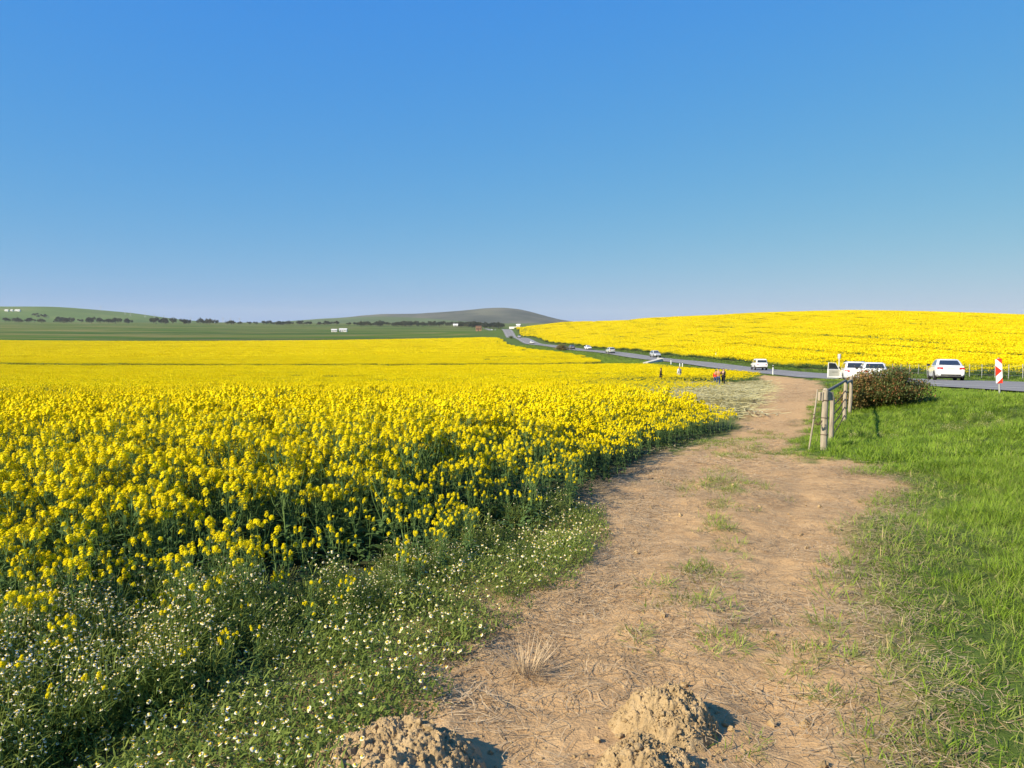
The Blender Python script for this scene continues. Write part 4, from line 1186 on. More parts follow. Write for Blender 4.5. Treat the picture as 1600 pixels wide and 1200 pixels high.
    if kind == 'suv':
        for s in (-1, 1):
            q = MB(); q.tube([(s * (thw - .03), ty0 + .12, tz + .01), (s * (thw - .02), (ty0 + ty1) / 2, tz + .06), (s * (thw - .03), ty1 - .35, tz + .01)], .022, 6); q.build('roof_rail', M['black_trim'], root)
    if door:
        dr = empty('door', (-st[4][1] - .01, cab[0][1] - .55, 0)); dr.parent = root; dr.rotation_euler = (0, 0, R(-64)); dr['label'] = 'front door standing wide open'
        L = 1.10; zl, zb_, ztp = .36, 1.04, 1.58
        q = MB(); q.box((0, -L / 2, (zl + zb_) / 2), (.07, L, zb_ - zl))
        q.tube([(0, -.04, zb_ - .02), (0, -.42, ztp - .03), (0, -L + .08, ztp), (0, -L + .03, zb_ - .02)], .032, 6); q.build('door_shell', paint, dr, 40)
        q = MB(); P = [(0, -.10, zb_), (0, -.44, ztp - .05), (0, -L + .10, ztp - .03), (0, -L + .06, zb_)]
        q.add([(-.006,) + p[1:] for p in P] + [(.006,) + p[1:] for p in P], [(0, 1, 2, 3), (7, 6, 5, 4), (0, 4, 5, 1), (1, 5, 6, 2), (2, 6, 7, 3), (3, 7, 4, 0)]); q.build('door_glass', M['glass'], dr)
        q = MB(); q.box((.045, -L / 2, .76), (.03, L - .16, .48)); q.box((.075, -L / 2, .86), (.05, .5, .05)); q.build('door_lining', M['door_card'], dr)
    return root
car('sedan', 'sedan', M['car_white'], 30.3, 53.6, yaw=R(-21), label='white sedan with red tail lights driving away past the striped hazard plate', plate_ink=True)
car('parked_suv', 'suv', M['car_white'], 27.6, 62.0, yaw=R(-17), label='white off-road wagon parked on the verge with its front door open', door=True, z=gz(27.6, 62))
car('parked_hatchback', 'hatch', M['car_white'], 26.2, 55.8, yaw=R(-19), label='white hatchback parked half hidden behind the reddish bush', z=gz(26.2, 55.8))
car('pickup_truck', 'pickup', M['car_white'], 38.8, 120.5, yaw=R(-8), label='white pickup truck with a canopy over its load bed on the road', cat='pickup truck')
car('suv', 'suv', M['car_silver'], 36.6, 196, 'silver car with a tall roof coming round the bend of the road', heading=-1)
car('suv', 'suv', M['car_green'], 28.4, 222, 'pale sport wagon with a dark roofline on the road beyond the culvert')
car('sedan', 'sedan', M['car_white'], 26.5, 268, 'small white sedan on the road past the round verge bush', heading=-1)
car('hatchback', 'hatch', M['car_grey'], 21.0, 271, 'grey hatchback on the road hidden behind the round verge bush')
car('hatchback', 'hatch', M['car_white'], 8.9, 344, 'white hatchback on the straight beyond the round verge bush')
car('sedan', 'sedan', M['car_silver'], 4.0, 432, 'small silver sedan on the far straight of the road')
for q_, (x_, y_, k_) in enumerate([(-20.5, 880, 'suv'), (-20.8, 960, 'sedan'), (-26.0, 1000, 'suv'), (-29, 1100, 'hatch'), (-24, 840, 'suv')]):
    nm = {'suv': 'suv', 'sedan': 'sedan', 'hatch': 'hatchback'}[k_]
    car(nm, k_, M['car_white'], x_, y_, 'tiny white car in the cluster at the far end of the road', group='cars at the far end of the road', z=gz(x_, y_) if x_ == -24 else None)

# ------------------------------------------------------------------ hazard plate
def red_paint(): return plain('red_reflective_film', (.72, .035, .015), .4, .06)
M['sign_red'] = red_paint(); M['sign_white'] = plain('white_reflective_film', (.80, .80, .78), .4, .05); M['galv'] = plain('galvanised_steel', (.45, .45, .44), .5, .15, metallic=.4)
def hazard_plate(x, y):
    root = empty('hazard_plate', (x, y, gz(x, y) - .02)); root.rotation_euler = (R(-1), R(-4.0), R(-27))
    tag(root, 'narrow red and white striped hazard plate on a steel post beside the road', 'sign')
    m = MB(); m.tube([(0, .02, -.2), (0, .02, .75)], .028, 8); m.tube([(0, .02, .75), (0, .02, 1.3)], .024, 8); m.build('post', M['galv'], root, 40)
    W_, H_, z0 = .185, .78, .47
    m = MB(); m.box((0, -.022, z0 + H_ / 2), (W_, .004, H_)); m.build('plate', M['sign_white'], root)
    def tri(pts):
        m = MB(); P = [(px - W_ / 2, -.0265, z0 + pz) for px, pz in pts]; Q = [(p[0], -.0245, p[2]) for p in P]; n = len(P)
        m.add(P + Q, [tuple(range(n)), tuple(range(2 * n - 1, n - 1, -1))] + [(i, n + i, n + (i + 1) % n, (i + 1) % n) for i in range(n)]); m.build('red_stripe', M['sign_red'], root)
    tri([(.02, .80), (W_, .80), (W_, .62)]); tri([(0, .575), (W_ - .005, .40), (0, .225)]); tri([(W_, .18), (W_, 0), (.02, 0)])
hazard_plate(15.95, 25.0)

# ------------------------------------------------------------------ gate frame of weathered posts
def wood():
    t = NT('weathered_wood'); P = t.coord((14, 14, 1.2), True); n = t.noise(3, 6, .65, P); n2 = t.noise(1.2, 4, .5, t.coord((3, 3, 2), True))
    c = t.ramp(n, [(.3, (.16, .125, .085)), (.5, (.36, .30, .215)), (.72, (.50, .43, .32))])
    c = t.mix(t.math('MULTIPLY', n2, .4), c, (.30, .27, .22)); t.base(c, .9); t.bump(n, .7, .02); return t.m
M['wood'] = wood(); M['rust'] = plain('rusty_iron', (.10, .06, .04), .85, .4, 20, bump=.4); M['old_pipe'] = plain('weathered_grey_pipe', (.20, .175, .14), .8, .3, 12)
def gate():
    A = (5.9, 14.4); B = (6.95, 16.6); C = (9.15, 21.0); D = (9.95, 22.5)
    o0 = (A[0], A[1], gz(*A)); root = empty('gate_frame', o0); tag(root, 'old gate frame of weathered wooden posts with a pipe rail beside the track', 'gate')
    def L(p, h): return (p[0] - o0[0], p[1] - o0[1], gz(*p) + h - o0[2])
    def post(p, h, r, lean=(0, 0), seed=0):
        random.seed(seed); m = MB(); pts = []; rad = []
        for k in range(7):
            f = k / 6; q = L(p, -.25 + (h + .25) * f); pts.append((q[0] + lean[0] * f + rv(-.006, .006), q[1] + lean[1] * f, q[2])); rad.append(r * rv(.94, 1.06) * (1.06 - .1 * f))
        m.tube(pts, rad, 12); q = pts[-1]; m.tube([q, (q[0] + .003, q[1], q[2] + .035)], [rad[-1] * .95, rad[-1] * .55], 12)
        return m.build('post', M['wood'], root, 50)
    post(A, 1.14, .062, (.0, .0), 1); post(B, .98, .050, (.01, 0), 2); post(C, 1.12, .052, (0, 0), 3); post(D, 1.10, .050, (.02, 0), 4)
    m = MB(); m.tube([L(A, 1.10), L(C, 1.14)], .034, 10); m.build('top_rail', M['old_pipe'], root, 40)
    m = MB(); a_ = L(A, 1.02); m.box((a_[0] + .03, a_[1] + .05, a_[2]), (.26, .12, .16), 0, Matrix.Rotation(.35, 3, 'Z')); m.build('bracket', M['wood'], root)
    for h0, h1 in ((.78, .86), (.56, .63), (.34, .41), (.10, .18)):
        m = MB(); p0 = Vector(L(B, h0)); p1 = Vector(L(C, h1)); mid = (p0 + p1) / 2 - Vector((0, 0, .03)); m.tube([p0, mid, p1], .015, 6); m.build('gate_bar', M['rust'], root, 40)
    m = MB(); m.tube([L(C, 1.06), L(D, 1.0)], .04, 8); m.build('brace', M['wood'], root, 40)
    for h in (.95, .62, .3):
        m = MB(); p = L(A, h)
        m.tube([(p[0] + .072 * math.cos(k * .524), p[1] + .072 * math.sin(k * .524), p[2] + .004 * math.sin(k)) for k in range(13)], .005, 5); m.build('wire_tie', M['rust'], root)
    # stakes leaning on the frame with a rusty chain
    x0, y0 = 5.76, 14.3
    g = gz(x0, y0); s_ = empty('leaning_stake', (x0 - .16, y0 + .02, g)); tag(s_, 'thin pale stake leaning against the front gate post', 'stake')
    m = MB(); m.tube([(-.02, 0, -.05), (.06, .0, .55), (.12, 0.0, 1.16)], [.016, .017, .015], 8); m.build('pole', M['wood'], s_, 40)
    c_ = empty('chain', (x0 - .10, y0 - .03, g + .55)); tag(c_, 'rusty chain looped between the leaning stake and the front gate post', 'chain')
    for k in range(9):
        m = MB(); a = k / 8; c = Vector((.15 * a - .03, -.015, .14 - .5 * a * (1 - a) - .12 * a)); rot = Matrix.Rotation(k * 1.57, 3, 'X')
        m.tube([c + rot @ Vector((.022 * math.cos(t * .785), .013 * math.sin(t * .785), 0)) for t in range(9)], .006, 5, 0, False); m.build('link', M['rust'], c_)
gate()

# ------------------------------------------------------------------ bushes
M['bush_leaf'] = leafy('bush_leaf', (.11, .14, .035), (.17, .185, .055), (.27, .22, .075), .25, .6, None, 5.0)
M['bush_red'] = leafy('bush_red_leaf', (.30, .13, .05), (.40, .21, .075), (.38, .26, .09), .25, .6, None, 5.0)
M['twig'] = plain('twig_bark', (.10, .075, .05), .9, .3, 10)
def bush(name, x, y, rx, ry, h, n, ls, seed, label, mats, red=.19, lean=0.0):
    random.seed(seed); root = empty(name, (x, y, gz(x, y))); tag(root, label, 'bush')
    tw = MB(); cl = []
    for k in range(46):
        a = rv(0, 6.28); r = math.sqrt(random.random()); top = h * (1 - .72 * r ** 2.6) * rv(.80, 1.0)
        ex, ey = rx * r * math.cos(a), ry * r * math.sin(a)
        cl.append((ex + lean * top, ey, top)); tw.tube([(ex * .15, ey * .15, -.1), (ex * .6, ey * .6, top * .55), (ex + lean * top, ey, top)], [.022, .013, .005], 5)
    lf = MB()
    for i in range(n):
        c = random.choice(cl); q = random.random() ** .5
        p = Vector((c[0] * q + random.gauss(0, .14 * rx), c[1] * q + random.gauss(0, .14 * ry), c[2] * q + random.gauss(0, .07 * h)))
        if p.z < .02: p.z = rv(.02, .25) * h
        outward = Vector((p.x / rx, p.y / ry, p.z / h)); mi = 1 if random.random() < red * (.35 + .75 * outward.length) else 0
        blade(lf, p, rv(0, 6.28), ls * rv(.7, 1.4), ls * .48 * rv(.7, 1.2), rv(.1, 1.1), rv(.2, 1.2), mi, 2, .2)
    b = tw.build('branches', M['twig'], root); b['kind'] = 'stuff'
    b = lf.build('leaves', mats, root); b['kind'] = 'stuff'
    return root
bush('bush', 11.45, 23.2, 1.2, 1.0, 1.22, 24000, .066, 31, 'spreading bush with reddish and green leaves behind the old gate', [M['bush_leaf'], M['bush_red']])
bush('bush', 10.6, 23.3, .62, .6, 1.15, 7000, .066, 32, 'low reddish offshoot of the spreading bush, right against the gate posts', [M['bush_leaf'], M['bush_red']], .5)
bush('verge_bush', 17.2, 262, 2.6, 2.2, 2.3, 2500, .28, 33, 'round dark brownish bush on the road verge far down the road', [M['bush_leaf'], M['bush_red']], .3)
bush('verge_bush', -.5, 424, 1.6, 1.4, 1.6, 700, .3, 34, 'small dark bush on the verge beyond the round one', [M['bush_leaf'], M['leaf']], .3)

# ------------------------------------------------------------------ marker posts, culvert wall, fence
M['concrete'] = plain('pale_concrete', (.55, .52, .44), .9, .12, 2)
M['marker'] = plain('white_marker_paint', (.72, .72, .70), .6, .08)
def marker(x, y, h, label, r=.05, board=False, lean=0):
    root = empty('marker_post', (x, y, gz(x, y))); tag(root, label, 'marker post', None); root.rotation_euler = (0, lean, 0)
    m = MB(); m.tube([(0, 0, -.1), (0, 0, h)], r, 8); m.build('post', M['marker'], root, 40)
    m = MB(); m.tube([(0, 0, h - .22), (0, 0, h - .06)], r + .005, 8); m.build('band', M['black_trim'], root, 40)
    if board:
        m = MB(); m.box((0, -.07, h - .25), (.42, .03, .6)); m.build('board', M['marker'], root); m = MB(); m.box((.17, -.087, h - .25), (.1, .006, .58)); m.build('board_edge', M['black_trim'], root)
marker(32.0, 94.0, 1.15, 'white marker post on the grass verge by the pickup truck', .07)
marker(31.1, 150, 1.05, 'short white marker post where the crop meets the road verge', .09)
marker(30.2, 138, 1.0, 'white marker post beside its twin beyond the canola', .09)
marker(30.9, 139, .95, 'stubby white marker post, right of its twin beyond the canola', .09)
marker(31.4, 165, 1.2, 'white marker post at the end of the pale culvert wall', .10)
marker(44.6, 168, 1.5, 'thin pole on the far verge opposite the culvert', .05)
marker(42.2, 99, 2.6, 'tall pole with a narrow board on the far verge', .05, True)
def culvert():
    x0, y0 = 27.3, 157.0; root = empty('culvert_wall', (x0, y0, gz(x0, y0))); tag(root, 'pale concrete culvert wall slanting down the road verge', 'wall')
    m = MB(); rings = []
    for k in range(6):
        f = k / 5; px, py = f * 4.2, f * 6.6; pz = gz(x0 + px, y0 + py) - gz(x0, y0); hh = .30 + .35 * f
        rings.append([Vector((px - .55, py, pz - .3)), Vector((px + .55, py - .2, pz - .3)), Vector((px + .5, py - .2, pz + hh)), Vector((px - .5, py, pz + hh))])
    m.loft(rings); m.build('slab', M['concrete'], root)
    m = MB(); m.box((4.25, 6.65, gz(x0 + 4.2, y0 + 6.6) - gz(x0, y0) + .3), (1.3, .4, 1.0)); m.build('end_block', M['concrete'], root)
culvert()
def fence():
    ln = offset_line(HALF + 2.9); i0 = int(np.argmin(np.abs(ln[:, 1] - 40))); seg = ln[i0:i0 + 24]
    d = np.concatenate([[0], np.cumsum(np.hypot(*np.diff(seg, axis=0).T))]); o0 = (seg[0][0], seg[0][1], gz(*seg[0]))
    root = empty('wire_fence', o0); tag(root, 'wire fence with thin pale posts along the foot of the yellow hill', 'fence')
    tops = []; m0 = None
    for k in range(26):
        s_ = k * 2.6
        if s_ > d[-1]: break
        x_ = float(np.interp(s_, d, seg[:, 0])); y_ = float(np.interp(s_, d, seg[:, 1])); z_ = gz(x_, y_)
        if m0 is None:
            m0 = MB(); m0.tube([(0, 0, -.2), (.01, 0, .6), (0, 0, 1.25)], [.03, .027, .026], 8); m0 = m0.mesh('fence_post', [M['galv']], 40)
        c = bpy.data.objects.new('fence_post', m0); COL.objects.link(c); c.parent = root; c.location = (x_ - o0[0], y_ - o0[1], z_ - o0[2]); c.rotation_euler = (rv(-.04, .04), rv(-.04, .04), rv(0, 6))
        tops.append(Vector((x_ - o0[0], y_ - o0[1], z_ - o0[2])))
    for h in (.35, .7, 1.1):
        m = MB(); m.tube([t_ + Vector((-.06, 0, h)) for t_ in tops], .006, 4, 0, False); m.build('wire', M['galv'], root)
fence()

# ------------------------------------------------------------------ people
M['skin'] = plain('skin', (.45, .27, .18), .6, .08)
M['hair'] = plain('dark_hair', (.02, .016, .013), .6, .3, 20)
M['cloth_black'] = plain('black_cloth', (.018, .018, .022), .9)
M['cloth_white'] = plain('white_cloth', (.70, .72, .76), .9, .08)
M['cloth_grey'] = plain('grey_cloth', (.17, .18, .21), .9)
M['cloth_tan'] = plain('tan_jacket_cloth', (.40, .19, .065), .9)
M['cloth_red'] = plain('red_cloth', (.50, .035, .02), .9)
M['denim'] = plain('denim', (.035, .065, .14), .9)
def skinned(name, nodes, edges, mat, parent, root=0, sub=2):
    me = bpy.data.meshes.new(name); me.from_pydata([n[0] for n in nodes], edges, [])
    o = bpy.data.objects.new(name, me); COL.objects.link(o); o.parent = parent
    md = o.modifiers.new('skin', 'SKIN'); md.use_smooth_shade = True
    for i, n in enumerate(nodes):
        r = n[1] if isinstance(n[1], tuple) else (n[1], n[1])
        me.skin_vertices[0].data[i].radius = r; me.skin_vertices[0].data[i].use_root = (i == root)
    ss = o.modifiers.new('smooth', 'SUBSURF'); ss.levels = sub; ss.render_levels = sub
    me.materials.append(mat)
    return o
def person(x, y, h, face, label, top, legs, hair_long=False, pose=None, extra=None, skirt=False, z=None):
    """face: heading in radians (0 looks away along +Y)"""
    root = empty('person', (x, y, gz(x, y) if z is None else z), face); tag(root, label, 'person'); k = h / 1.75; root.scale = (k, k, k)
    P = dict(hip=(0, 0, .95), waist=(0, 0, 1.10), chest=(0, .01, 1.32), neck=(0, .0, 1.48), head=(0, .015, 1.60), crown=(0, .01, 1.70),
             lsh=(-.18, 0, 1.41), lel=(-.24, .0, 1.14), lwr=(-.22, .10, .92), lha=(-.21, .14, .84), rsh=(.18, 0, 1.41), rel=(.24, 0, 1.14), rwr=(.22, .10, .92), rha=(.21, .14, .84),
             lhp=(-.10, 0, .90), lkn=(-.11, .02, .50), lan=(-.11, -.02, .09), lto=(-.12, .13, .035), rhp=(.10, 0, .90), rkn=(.11, .02, .50), ran=(.11, -.02, .09), rto=(.12, .13, .035))
    if pose: P.update(pose)
    rad = dict(hip=(.15, .11), waist=(.13, .10), chest=(.16, .11), neck=.055, head=(.075, .09), crown=(.055, .07), lsh=.065, lel=.042, lwr=.03, lha=.036, rsh=.065, rel=.042, rwr=.03, rha=.036,
               lhp=.09, lkn=.058, lan=.042, lto=.036, rhp=.09, rkn=.058, ran=.042, rto=.036)
    E = [('hip', 'waist'), ('waist', 'chest'), ('chest', 'neck'), ('neck', 'head'), ('head', 'crown'), ('chest', 'lsh'), ('lsh', 'lel'), ('lel', 'lwr'), ('lwr', 'lha'), ('chest', 'rsh'), ('rsh', 'rel'), ('rel', 'rwr'), ('rwr', 'rha'),
         ('hip', 'lhp'), ('lhp', 'lkn'), ('lkn', 'lan'), ('lan', 'lto'), ('hip', 'rhp'), ('rhp', 'rkn'), ('rkn', 'ran'), ('ran', 'rto')]
    def part(nm, keys, grow, mat, root_key, first=None):
        ks = list(keys); idx = {q: i for i, q in enumerate(ks)}
        def gr(r): return tuple(v + grow for v in r) if isinstance(r, tuple) else r + grow
        return skinned(nm, [(P[q], gr(rad[q])) for q in ks], [(idx[a_], idx[b_]) for a_, b_ in E if a_ in idx and b_ in idx], mat, root, idx[root_key])
    part('body', list(P), 0, M['skin'], 'hip')
    part('top', ['waist', 'chest', 'lsh', 'lel', 'lwr', 'rsh', 'rel', 'rwr', 'hip'], .022, top, 'waist')
    part('trousers', ['hip', 'lhp', 'lkn', 'lan', 'rhp', 'rkn', 'ran'], .016, legs, 'hip')
    hn = [(tuple(np.add(P['head'], (0, -.02, .05))), (.088, .095)), (tuple(np.add(P['crown'], (0, -.015, .02))), (.07, .08))]
    he = [(0, 1)]
    if hair_long: hn += [(tuple(np.add(P['head'], (0, -.06, -.10))), (.085, .055)), (tuple(np.add(P['chest'], (0, -.11, .05))), (.075, .035))]; he += [(0, 2), (2, 3)]
    skinned('hair', hn, he, M['hair'], root, 0)
    if skirt:
        m = MB(); m.loft([[Vector((r_ * math.cos(t * .524), r_ * .8 * math.sin(t * .524), z_)) for t in range(12)] for r_, z_ in ((.17, 1.08), (.21, .9), (.25, .6), (.29, .35))], 0, False); m.build('skirt', legs, root, 60)
    if extra == 'backpack':
        m = MB(); rings = []
        for z_, w_, d_ in ((1.02, .12, .06), (1.05, .15, .09), (1.25, .155, .10), (1.40, .14, .08), (1.45, .09, .04)):
            rings.append([Vector((w_ * math.cos(t * .524), -.17 + d_ * math.sin(t * .524), z_)) for t in range(12)])
        m.loft(rings); bp = empty('backpack', (0, 0, 0)); COL.objects
        bp.location = root.location; bp.rotation_euler = root.rotation_euler; bp.scale = root.scale
        m.build('pack', M['cloth_grey'], bp, 60); tag(bp, 'grey backpack worn by the person in white', 'backpack')
        for s in (-1, 1):
            q = MB(); q.tube([(s * .08, -.10, 1.42), (s * .10, .02, 1.53), (s * .11, .14, 1.40), (s * .11, .13, 1.15), (s * .10, -.10, 1.06)], .02, 6); q.build('strap', M['cloth_grey'], bp)
    return root
walk = dict(lkn=(-.11, .10, .51), lan=(-.11, -.02, .11), lto=(-.12, .12, .04), rkn=(.11, .0, .50), ran=(.11, -.14, .11), rto=(.12, .0, .04))
hug = dict(lel=(-.27, .06, 1.18), lwr=(-.18, .22, 1.12), lha=(-.10, .27, 1.12), rel=(.27, .06, 1.18), rwr=(.2, .22, 1.2), rha=(.12, .28, 1.22))
person(16.8, 86.5, 1.66, R(70), 'person in black clothes with long dark hair standing in the canola', M['cloth_black'], M['cloth_black'], True, None, None, True)
person(19.2, 88.0, 1.76, R(40), 'person in a white shirt with a backpack standing in the canola', M['cloth_white'], M['cloth_white'], False, walk, 'backpack')
person(20.25, 75.2, 1.78, R(-15), 'person in a tan jacket and blue jeans standing on the trampled stalks', M['cloth_tan'], M['denim'], False, hug)
person(20.32, 76.4, 1.62, R(160), 'person in red half hidden beyond the one in the tan jacket', M['cloth_red'], M['denim'], True)
person(21.2, 76.8, 1.78, R(120), 'person in a black jacket standing beside the one in the tan jacket', M['cloth_black'], M['cloth_black'], False, hug)

# ------------------------------------------------------------------ far hills
def hill_mat(name, stops, s1, streak, scol):
    t = NT(name); n = t.noise(1, 5, .6, t.coord(s1)); n2 = t.noise(1, 4, .6, t.coord(streak), .3)
    c = t.ramp(n, stops); c = t.mix(t.ramp(n2, [(.56, (0, 0, 0)), (.64, (.75, .75, .75))]), c, scol); t.base(c, .95); t.b.inputs['Specular IOR Level'].default_value = .05; return t.m
M['hill_green'] = hill_mat('green_hillside', [(.3, (.07, .12, .028)), (.55, (.11, .17, .042)), (.75, (.18, .20, .07))], (.004, .004, .01), (.0018, .0018, .03), (.12, .14, .05))
M['hill_scrub'] = hill_mat('scrub_hillside', [(.35, (.026, .034, .024)), (.5, (.055, .062, .042)), (.65, (.11, .10, .068))], (.004, .004, .012), (.0016, .0016, .03), (.12, .12, .07))
M['hill_pasture'] = hill_mat('pasture_hillside', [(.3, (.055, .09, .026)), (.55, (.09, .13, .042)), (.75, (.15, .16, .065))], (.003, .003, .010), (.0012, .0012, .03), (.17, .18, .07))
def hill(name, prof, d, depth, mat, seed, rough=3.0):
    """prof: (bearing as x/distance, height above eye as y/distance) along the crest"""
    P = np.array(prof, float); nx, ny = 160, 44
    u = np.linspace(P[0, 0], P[-1, 0], nx); w = np.linspace(-1, 1, ny)
    hgt = np.interp(u, P[:, 0], P[:, 1]) * d + EYE
    k = np.ones(5) / 5; hgt = np.convolve(np.pad(hgt, 2, mode='edge'), k, mode='valid')
    X = u[None, :] * (d + 0 * w[:, None]) ; Y = d + w[:, None] * depth + 0 * X
    prof_ = np.cos(w * np.pi / 2) ** 1.1
    Z = (hgt[None, :] + 26) * prof_[:, None] - 26 + rough * (fbm(X * .004, Y * .004, seed, 4) - .5) * 2 * prof_[:, None] * np.clip(hgt[None, :] / 40, .1, 1)
    V = np.stack([X, Y, Z], -1).reshape(-1, 3); i = np.arange(ny - 1)[:, None] * nx; j = np.arange(nx - 1)[None, :]
    F = np.stack([i + j, i + j + 1, i + nx + j + 1, i + nx + j], -1).reshape(-1, 4)
    me = bpy.data.meshes.new(name); me.from_pydata(V.tolist(), [], F.tolist()); me.materials.append(mat)
    me.polygons.foreach_set('use_smooth', [True] * len(F)); me.update()
    o = bpy.data.objects.new(name, me); COL.objects.link(o); o['kind'] = 'structure'
    def zat(x, y):
        uu = x / d; ww = (y - d) / depth
        return float((np.interp(uu, u, hgt) + 26) * math.cos(ww * math.pi / 2) ** 1.1 - 26) if abs(ww) < 1 else -99
    return zat
def px(lst): return [((x - 800) / 1200., (505 - y) / 1200.) for x, y in lst]
zl = hill('green_hill', px([(-900, 506), (-700, 494), (-450, 482), (-200, 477), (-60, 478), (0, 479.5), (60, 479), (100, 479.5), (150, 484), (220, 495), (280, 501), (340, 506), (420, 512)]), 2700, 900, M['hill_green'], 3)
zp = hill('pasture_hill', px([(330, 512), (400, 506), (450, 502.5), (510, 498), (560, 495.5), (600, 494.5), (640, 496), (690, 499), (740, 503), (800, 510)]), 4000, 900, M['hill_pasture'], 5)
zs = hill('scrub_hill', px([(380, 510), (480, 502), (560, 494.5), (590, 491), (610, 490.5), (650, 490.5), (690, 488), (720, 486), (745, 483.5), (765, 481.3), (785, 480.7), (805, 482), (830, 487.5), (855, 494.5), (880, 501), (920, 505), (1000, 508), (1150, 512)]), 5200, 1100, M['hill_scrub'], 7, 5)

# ------------------------------------------------------------------ far trees
M['far_leaf'] = leafy('far_tree_leaf', (.022, .030, .014), (.032, .042, .018), (.05, .055, .025), .15, .7, None, .05)
M['bark'] = plain('bark', (.09, .07, .05), .9, .3, 4)
def tree_proto(seed, h, w, n):
    random.seed(seed); tr = MB(); cr = MB()
    tr.tube([(0, 0, -1), (.1, 0, h * .3), (.2, .1, h * .62)], [.45, .32, .14], 7); cl = []
    for k in range(7):
        a = rv(0, 6.28); r = rv(.2, .95) * w; c = Vector((r * math.cos(a), r * math.sin(a), h * rv(.5, .86) - .12 * r))
        tr.tube([(.1, 0, h * rv(.28, .42)), c * .6 + Vector((0, 0, h * .2)), c], [.18, .12, .05], 5); cl.append((c, rv(.28, .5) * w))
    for i in range(n):
        c, r = random.choice(cl); v = Vector((random.gauss(0, 1), random.gauss(0, 1), random.gauss(0, .7))); v = v.normalized() * r * rv(.5, 1.1) * Vector((1, 1, .75)).length / 1.6
        quad(cr, c + v, (rv(-1, 1), rv(-1, 1), rv(-.3, 1)), rv(.6, 1.3), rv(.5, 1.1), 0)
    return tr.mesh('trunk', [M['bark']]), cr.mesh('crown', [M['far_leaf']])
TP = [tree_proto(700 + i, 10, 5.0 + .8 * i, 520) for i in range(5)]
def far_tree(x, y, s, label, group, z=None):
    o = empty('tree', (x, y, gz(x, y) if z is None else z), rv(0, 6.28)); o.scale = (s * rv(.9, 1.25), s * rv(.9, 1.25), s)
    tag(o, label, 'tree', group); t, c = random.choice(TP)
    for nm, me in (('trunk', t), ('crown', c)):
        q = bpy.data.objects.new(nm, me); COL.objects.link(q); q.parent = o
random.seed(123)
def tree_row(x0, x1, n, d0, d1, s0, s1, label, group, zf=None, jd=0):
    for k in range(n):
        p = rv(x0, x1); d = rv(d0, d1); x = (p - 800) / 1200 * d
        far_tree(x, d, rv(s0, s1), label, group, None if zf is None else max(zf(x, d), gz(x, d)))
for (a_, b_, n_) in ((-60, 26, 11), (28, 80, 10), (86, 131, 8), (134, 147, 3), (151, 186, 6), (199, 212, 2), (226, 262, 6), (262, 340, 13)):
    tree_row(a_, b_, n_, 1700, 1850, .7, 1.45, 'dark round tree in the row along the foot of the green hill', 'trees at the foot of the green hill')
tree_row(50, 78, 7, 2250, 2300, .7, 1.0, 'dark tree of the small grove halfway up the green hill', 'grove on the green hill', zl)
tree_row(360, 560, 48, 1650, 1900, .45, 1.0, 'dark low tree in the line across the plain below the pasture hill', 'trees across the plain')
tree_row(560, 745, 84, 1500, 1800, .6, 1.15, 'dark tree in the dense line below the scrub hill', 'trees below the scrub hill')
tree_row(735, 785, 22, 1330, 1480, .8, 1.15, 'dark tree of the thick clump where the road disappears', 'trees where the road disappears')

# ------------------------------------------------------------------ far buildings
M['whitewash'] = plain('whitewash', (.78, .76, .72), .8, .05, .3); M['tin'] = plain('tin_roof', (.55, .54, .52), .5, .1, .5); M['brick_red'] = plain('reddish_plaster', (.34, .19, .12), .9, .12, .4); M['dark_pane'] = plain('dark_window', (.03, .035, .04), .3)
def house(name, x, y, w, d, h, label, wall, roof, z=None, rz=0.0, pitch=.35, cat='building'):
    root = empty(name, (x, y, gz(x, y) - .3 if z is None else z), rz); tag(root, label, cat)
    m = MB(); m.box((0, 0, h / 2), (w, d, h)); m.build('wall', wall, root)
    rh = d * pitch; m = MB(); e = .4
    V = [(-w / 2 - e, -d / 2 - e, h - .05), (w / 2 + e, -d / 2 - e, h - .05), (w / 2 + e, d / 2 + e, h - .05), (-w / 2 - e, d / 2 + e, h - .05), (-w / 2 - e, 0, h + rh), (w / 2 + e, 0, h + rh)]
    m.add(V, [(0, 1, 5, 4), (2, 3, 4, 5), (0, 4, 3), (1, 2, 5), (0, 3, 2, 1)]); m.build('roof', roof, root)
    for fx in (-.28, .28):
        m = MB(); m.box((fx * w, -d / 2 - .03, h * .55), (w * .14, .1, h * .35)); m.build('window', M['dark_pane'], root)
    m = MB(); m.box((0, -d / 2 - .03, h * .38), (w * .1, .1, h * .74)); m.build('door', M['dark_pane'], root)
def at(p, d): return (p - 800) / 1200 * d
for p_, d_, w_, lab in ((14, 2330, 10, 'white farmhouse at the end of the row on the green hill'), (22, 2340, 6, 'small white outbuilding between the two white farmhouses'), (31, 2350, 15, 'long white farmhouse among trees on the green hill')):
    x_ = at(p_, d_); house('farmhouse', x_, d_, w_, 6, 3.6, lab, M['whitewash'], M['whitewash'], max(zl(x_, d_), gz(x_, d_)))
house('shed', at(523, 900), 900, 6, 4, 2.4, 'small white shed standing on the green plain', M['whitewash'], M['tin'])
house('shed', at(537, 905), 905, 8.5, 4.5, 2.9, 'larger white shed standing on the green plain', M['whitewash'], M['tin'])
house('farm_building', at(712, 1490), 1490, 9, 5, 2.6, 'long white roofed building among the dense tree line', M['whitewash'], M['whitewash'], gz(at(712, 1500), 1500) + 3)
house('block_building', at(748, 690), 690, 5.0, 4, 5.2, 'reddish brown block building beside the far end of the road', M['brick_red'], M['brick_red'], pitch=.05)
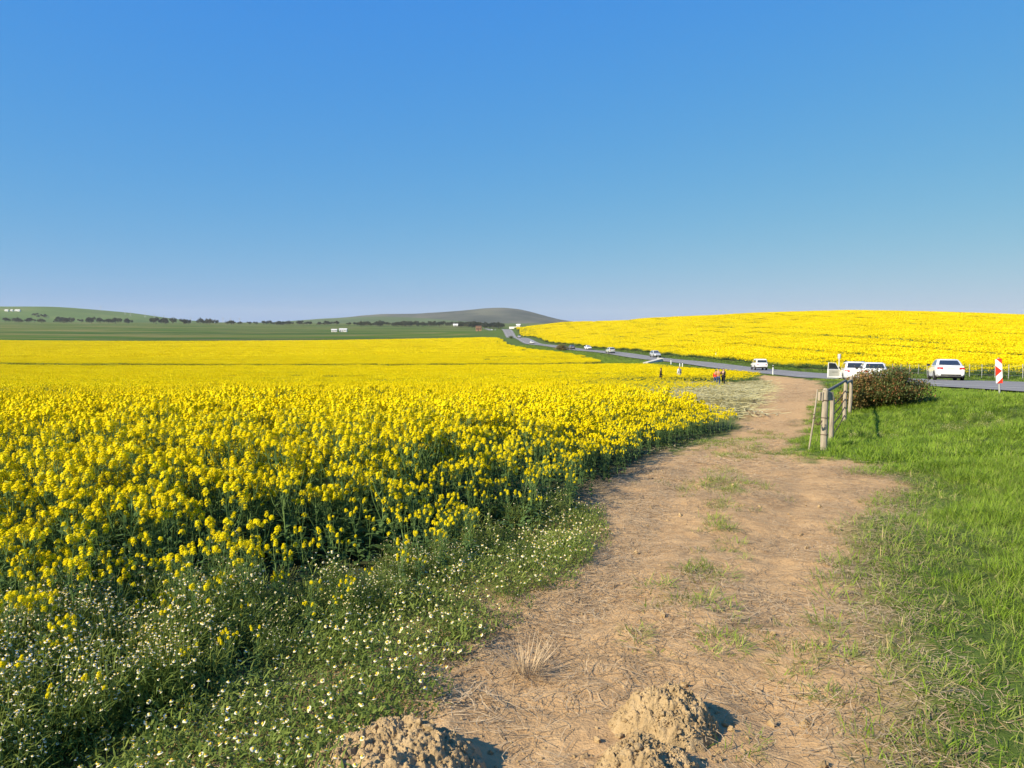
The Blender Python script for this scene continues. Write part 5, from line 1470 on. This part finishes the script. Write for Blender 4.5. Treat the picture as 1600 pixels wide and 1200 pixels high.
house('roadside_house', at(810, 640), 640, 2.8, 2.8, 2.8, 'small white house at the foot of the yellow hill', M['whitewash'], M['whitewash'], rz=-.2)
m_ = MB(); m_.box((0, 0, .7), (9, .3, 1.6)); w_ = empty('garden_wall', (at(804, 634), 634, gz(at(804, 634), 634)), -.2); m_.build('wall', M['whitewash'], w_); m_ = MB(); m_.box((0, 0, 1.52), (9.2, .45, .12)); m_.build('coping', M['whitewash'], w_); tag(w_, 'low white wall next to the small white house', 'wall')

# ------------------------------------------------------------------ power pylons
def pylon_meshes():
    random.seed(5); m = MB(); H = 30; lv = [(0, 3.4), (8, 2.3), (16, 1.3), (22, .9), (30, .5)]
    c = [[Vector((sx * w, sy * w, z)) for sx, sy in ((-1, -1), (1, -1), (1, 1), (-1, 1))] for z, w in lv]
    for a, b in zip(c[:-1], c[1:]):
        for k in range(4):
            m.tube([a[k], b[k]], .16, 4); m.tube([a[k], b[(k + 1) % 4]], .09, 4); m.tube([a[(k + 1) % 4], b[k]], .09, 4); m.tube([b[k], b[(k + 1) % 4]], .09, 4)
    arm = MB()
    for z, L in ((22, 8), (27, 6.0)):
        for s in (-1, 1): arm.tube([(0, 0, z + 1.4), (s * L, 0, z)], .14, 4); arm.tube([(0, 0, z - .3), (s * L, 0, z)], .14, 4)
    return m.mesh('mast', [M['galv']]), arm.mesh('cross_arm', [M['galv']])
PY = pylon_meshes()
for p_, d_, zf in ((160, 2700, zl), (198, 2700, zl), (206, 2640, zl), (229, 2700, zl), (243, 2650, zl), (258, 2600, zl), (300, 2500, zl), (350, 2600, zl), (376, 2600, zl), (362, 2700, zl)):
    x_ = at(p_, d_); o = empty('pylon', (x_, d_, max(zf(x_, d_), gz(x_, d_)) - 1), .5); o.scale = (.75, .75, .62); tag(o, 'faint lattice power pylon on the skyline by the green hill', 'pylon', 'power pylons on the skyline')
    for nm, me in zip(('mast', 'cross_arm'), PY):
        q = bpy.data.objects.new(nm, me); COL.objects.link(q); q.parent = o

# ------------------------------------------------------------------ the air between
def haze():
    m = bpy.data.materials.new('haze_air'); m.use_nodes = True; n = m.node_tree.nodes
    n.remove(n['Principled BSDF']); v = n.new('ShaderNodeVolumePrincipled')
    v.inputs['Color'].default_value = (.90, .93, .90, 1); v.inputs['Density'].default_value = 5.5e-5; v.inputs['Anisotropy'].default_value = .0
    m.node_tree.links.new(v.outputs[0], n['Material Output'].inputs['Volume'])
    b = MB(); b.box((0, 0, 60), (19000, 19000, 200)); o = b.build('haze', m); o['kind'] = 'stuff'; tag(o, 'thin pale blue haze over the valley and far hills', 'haze')
haze()
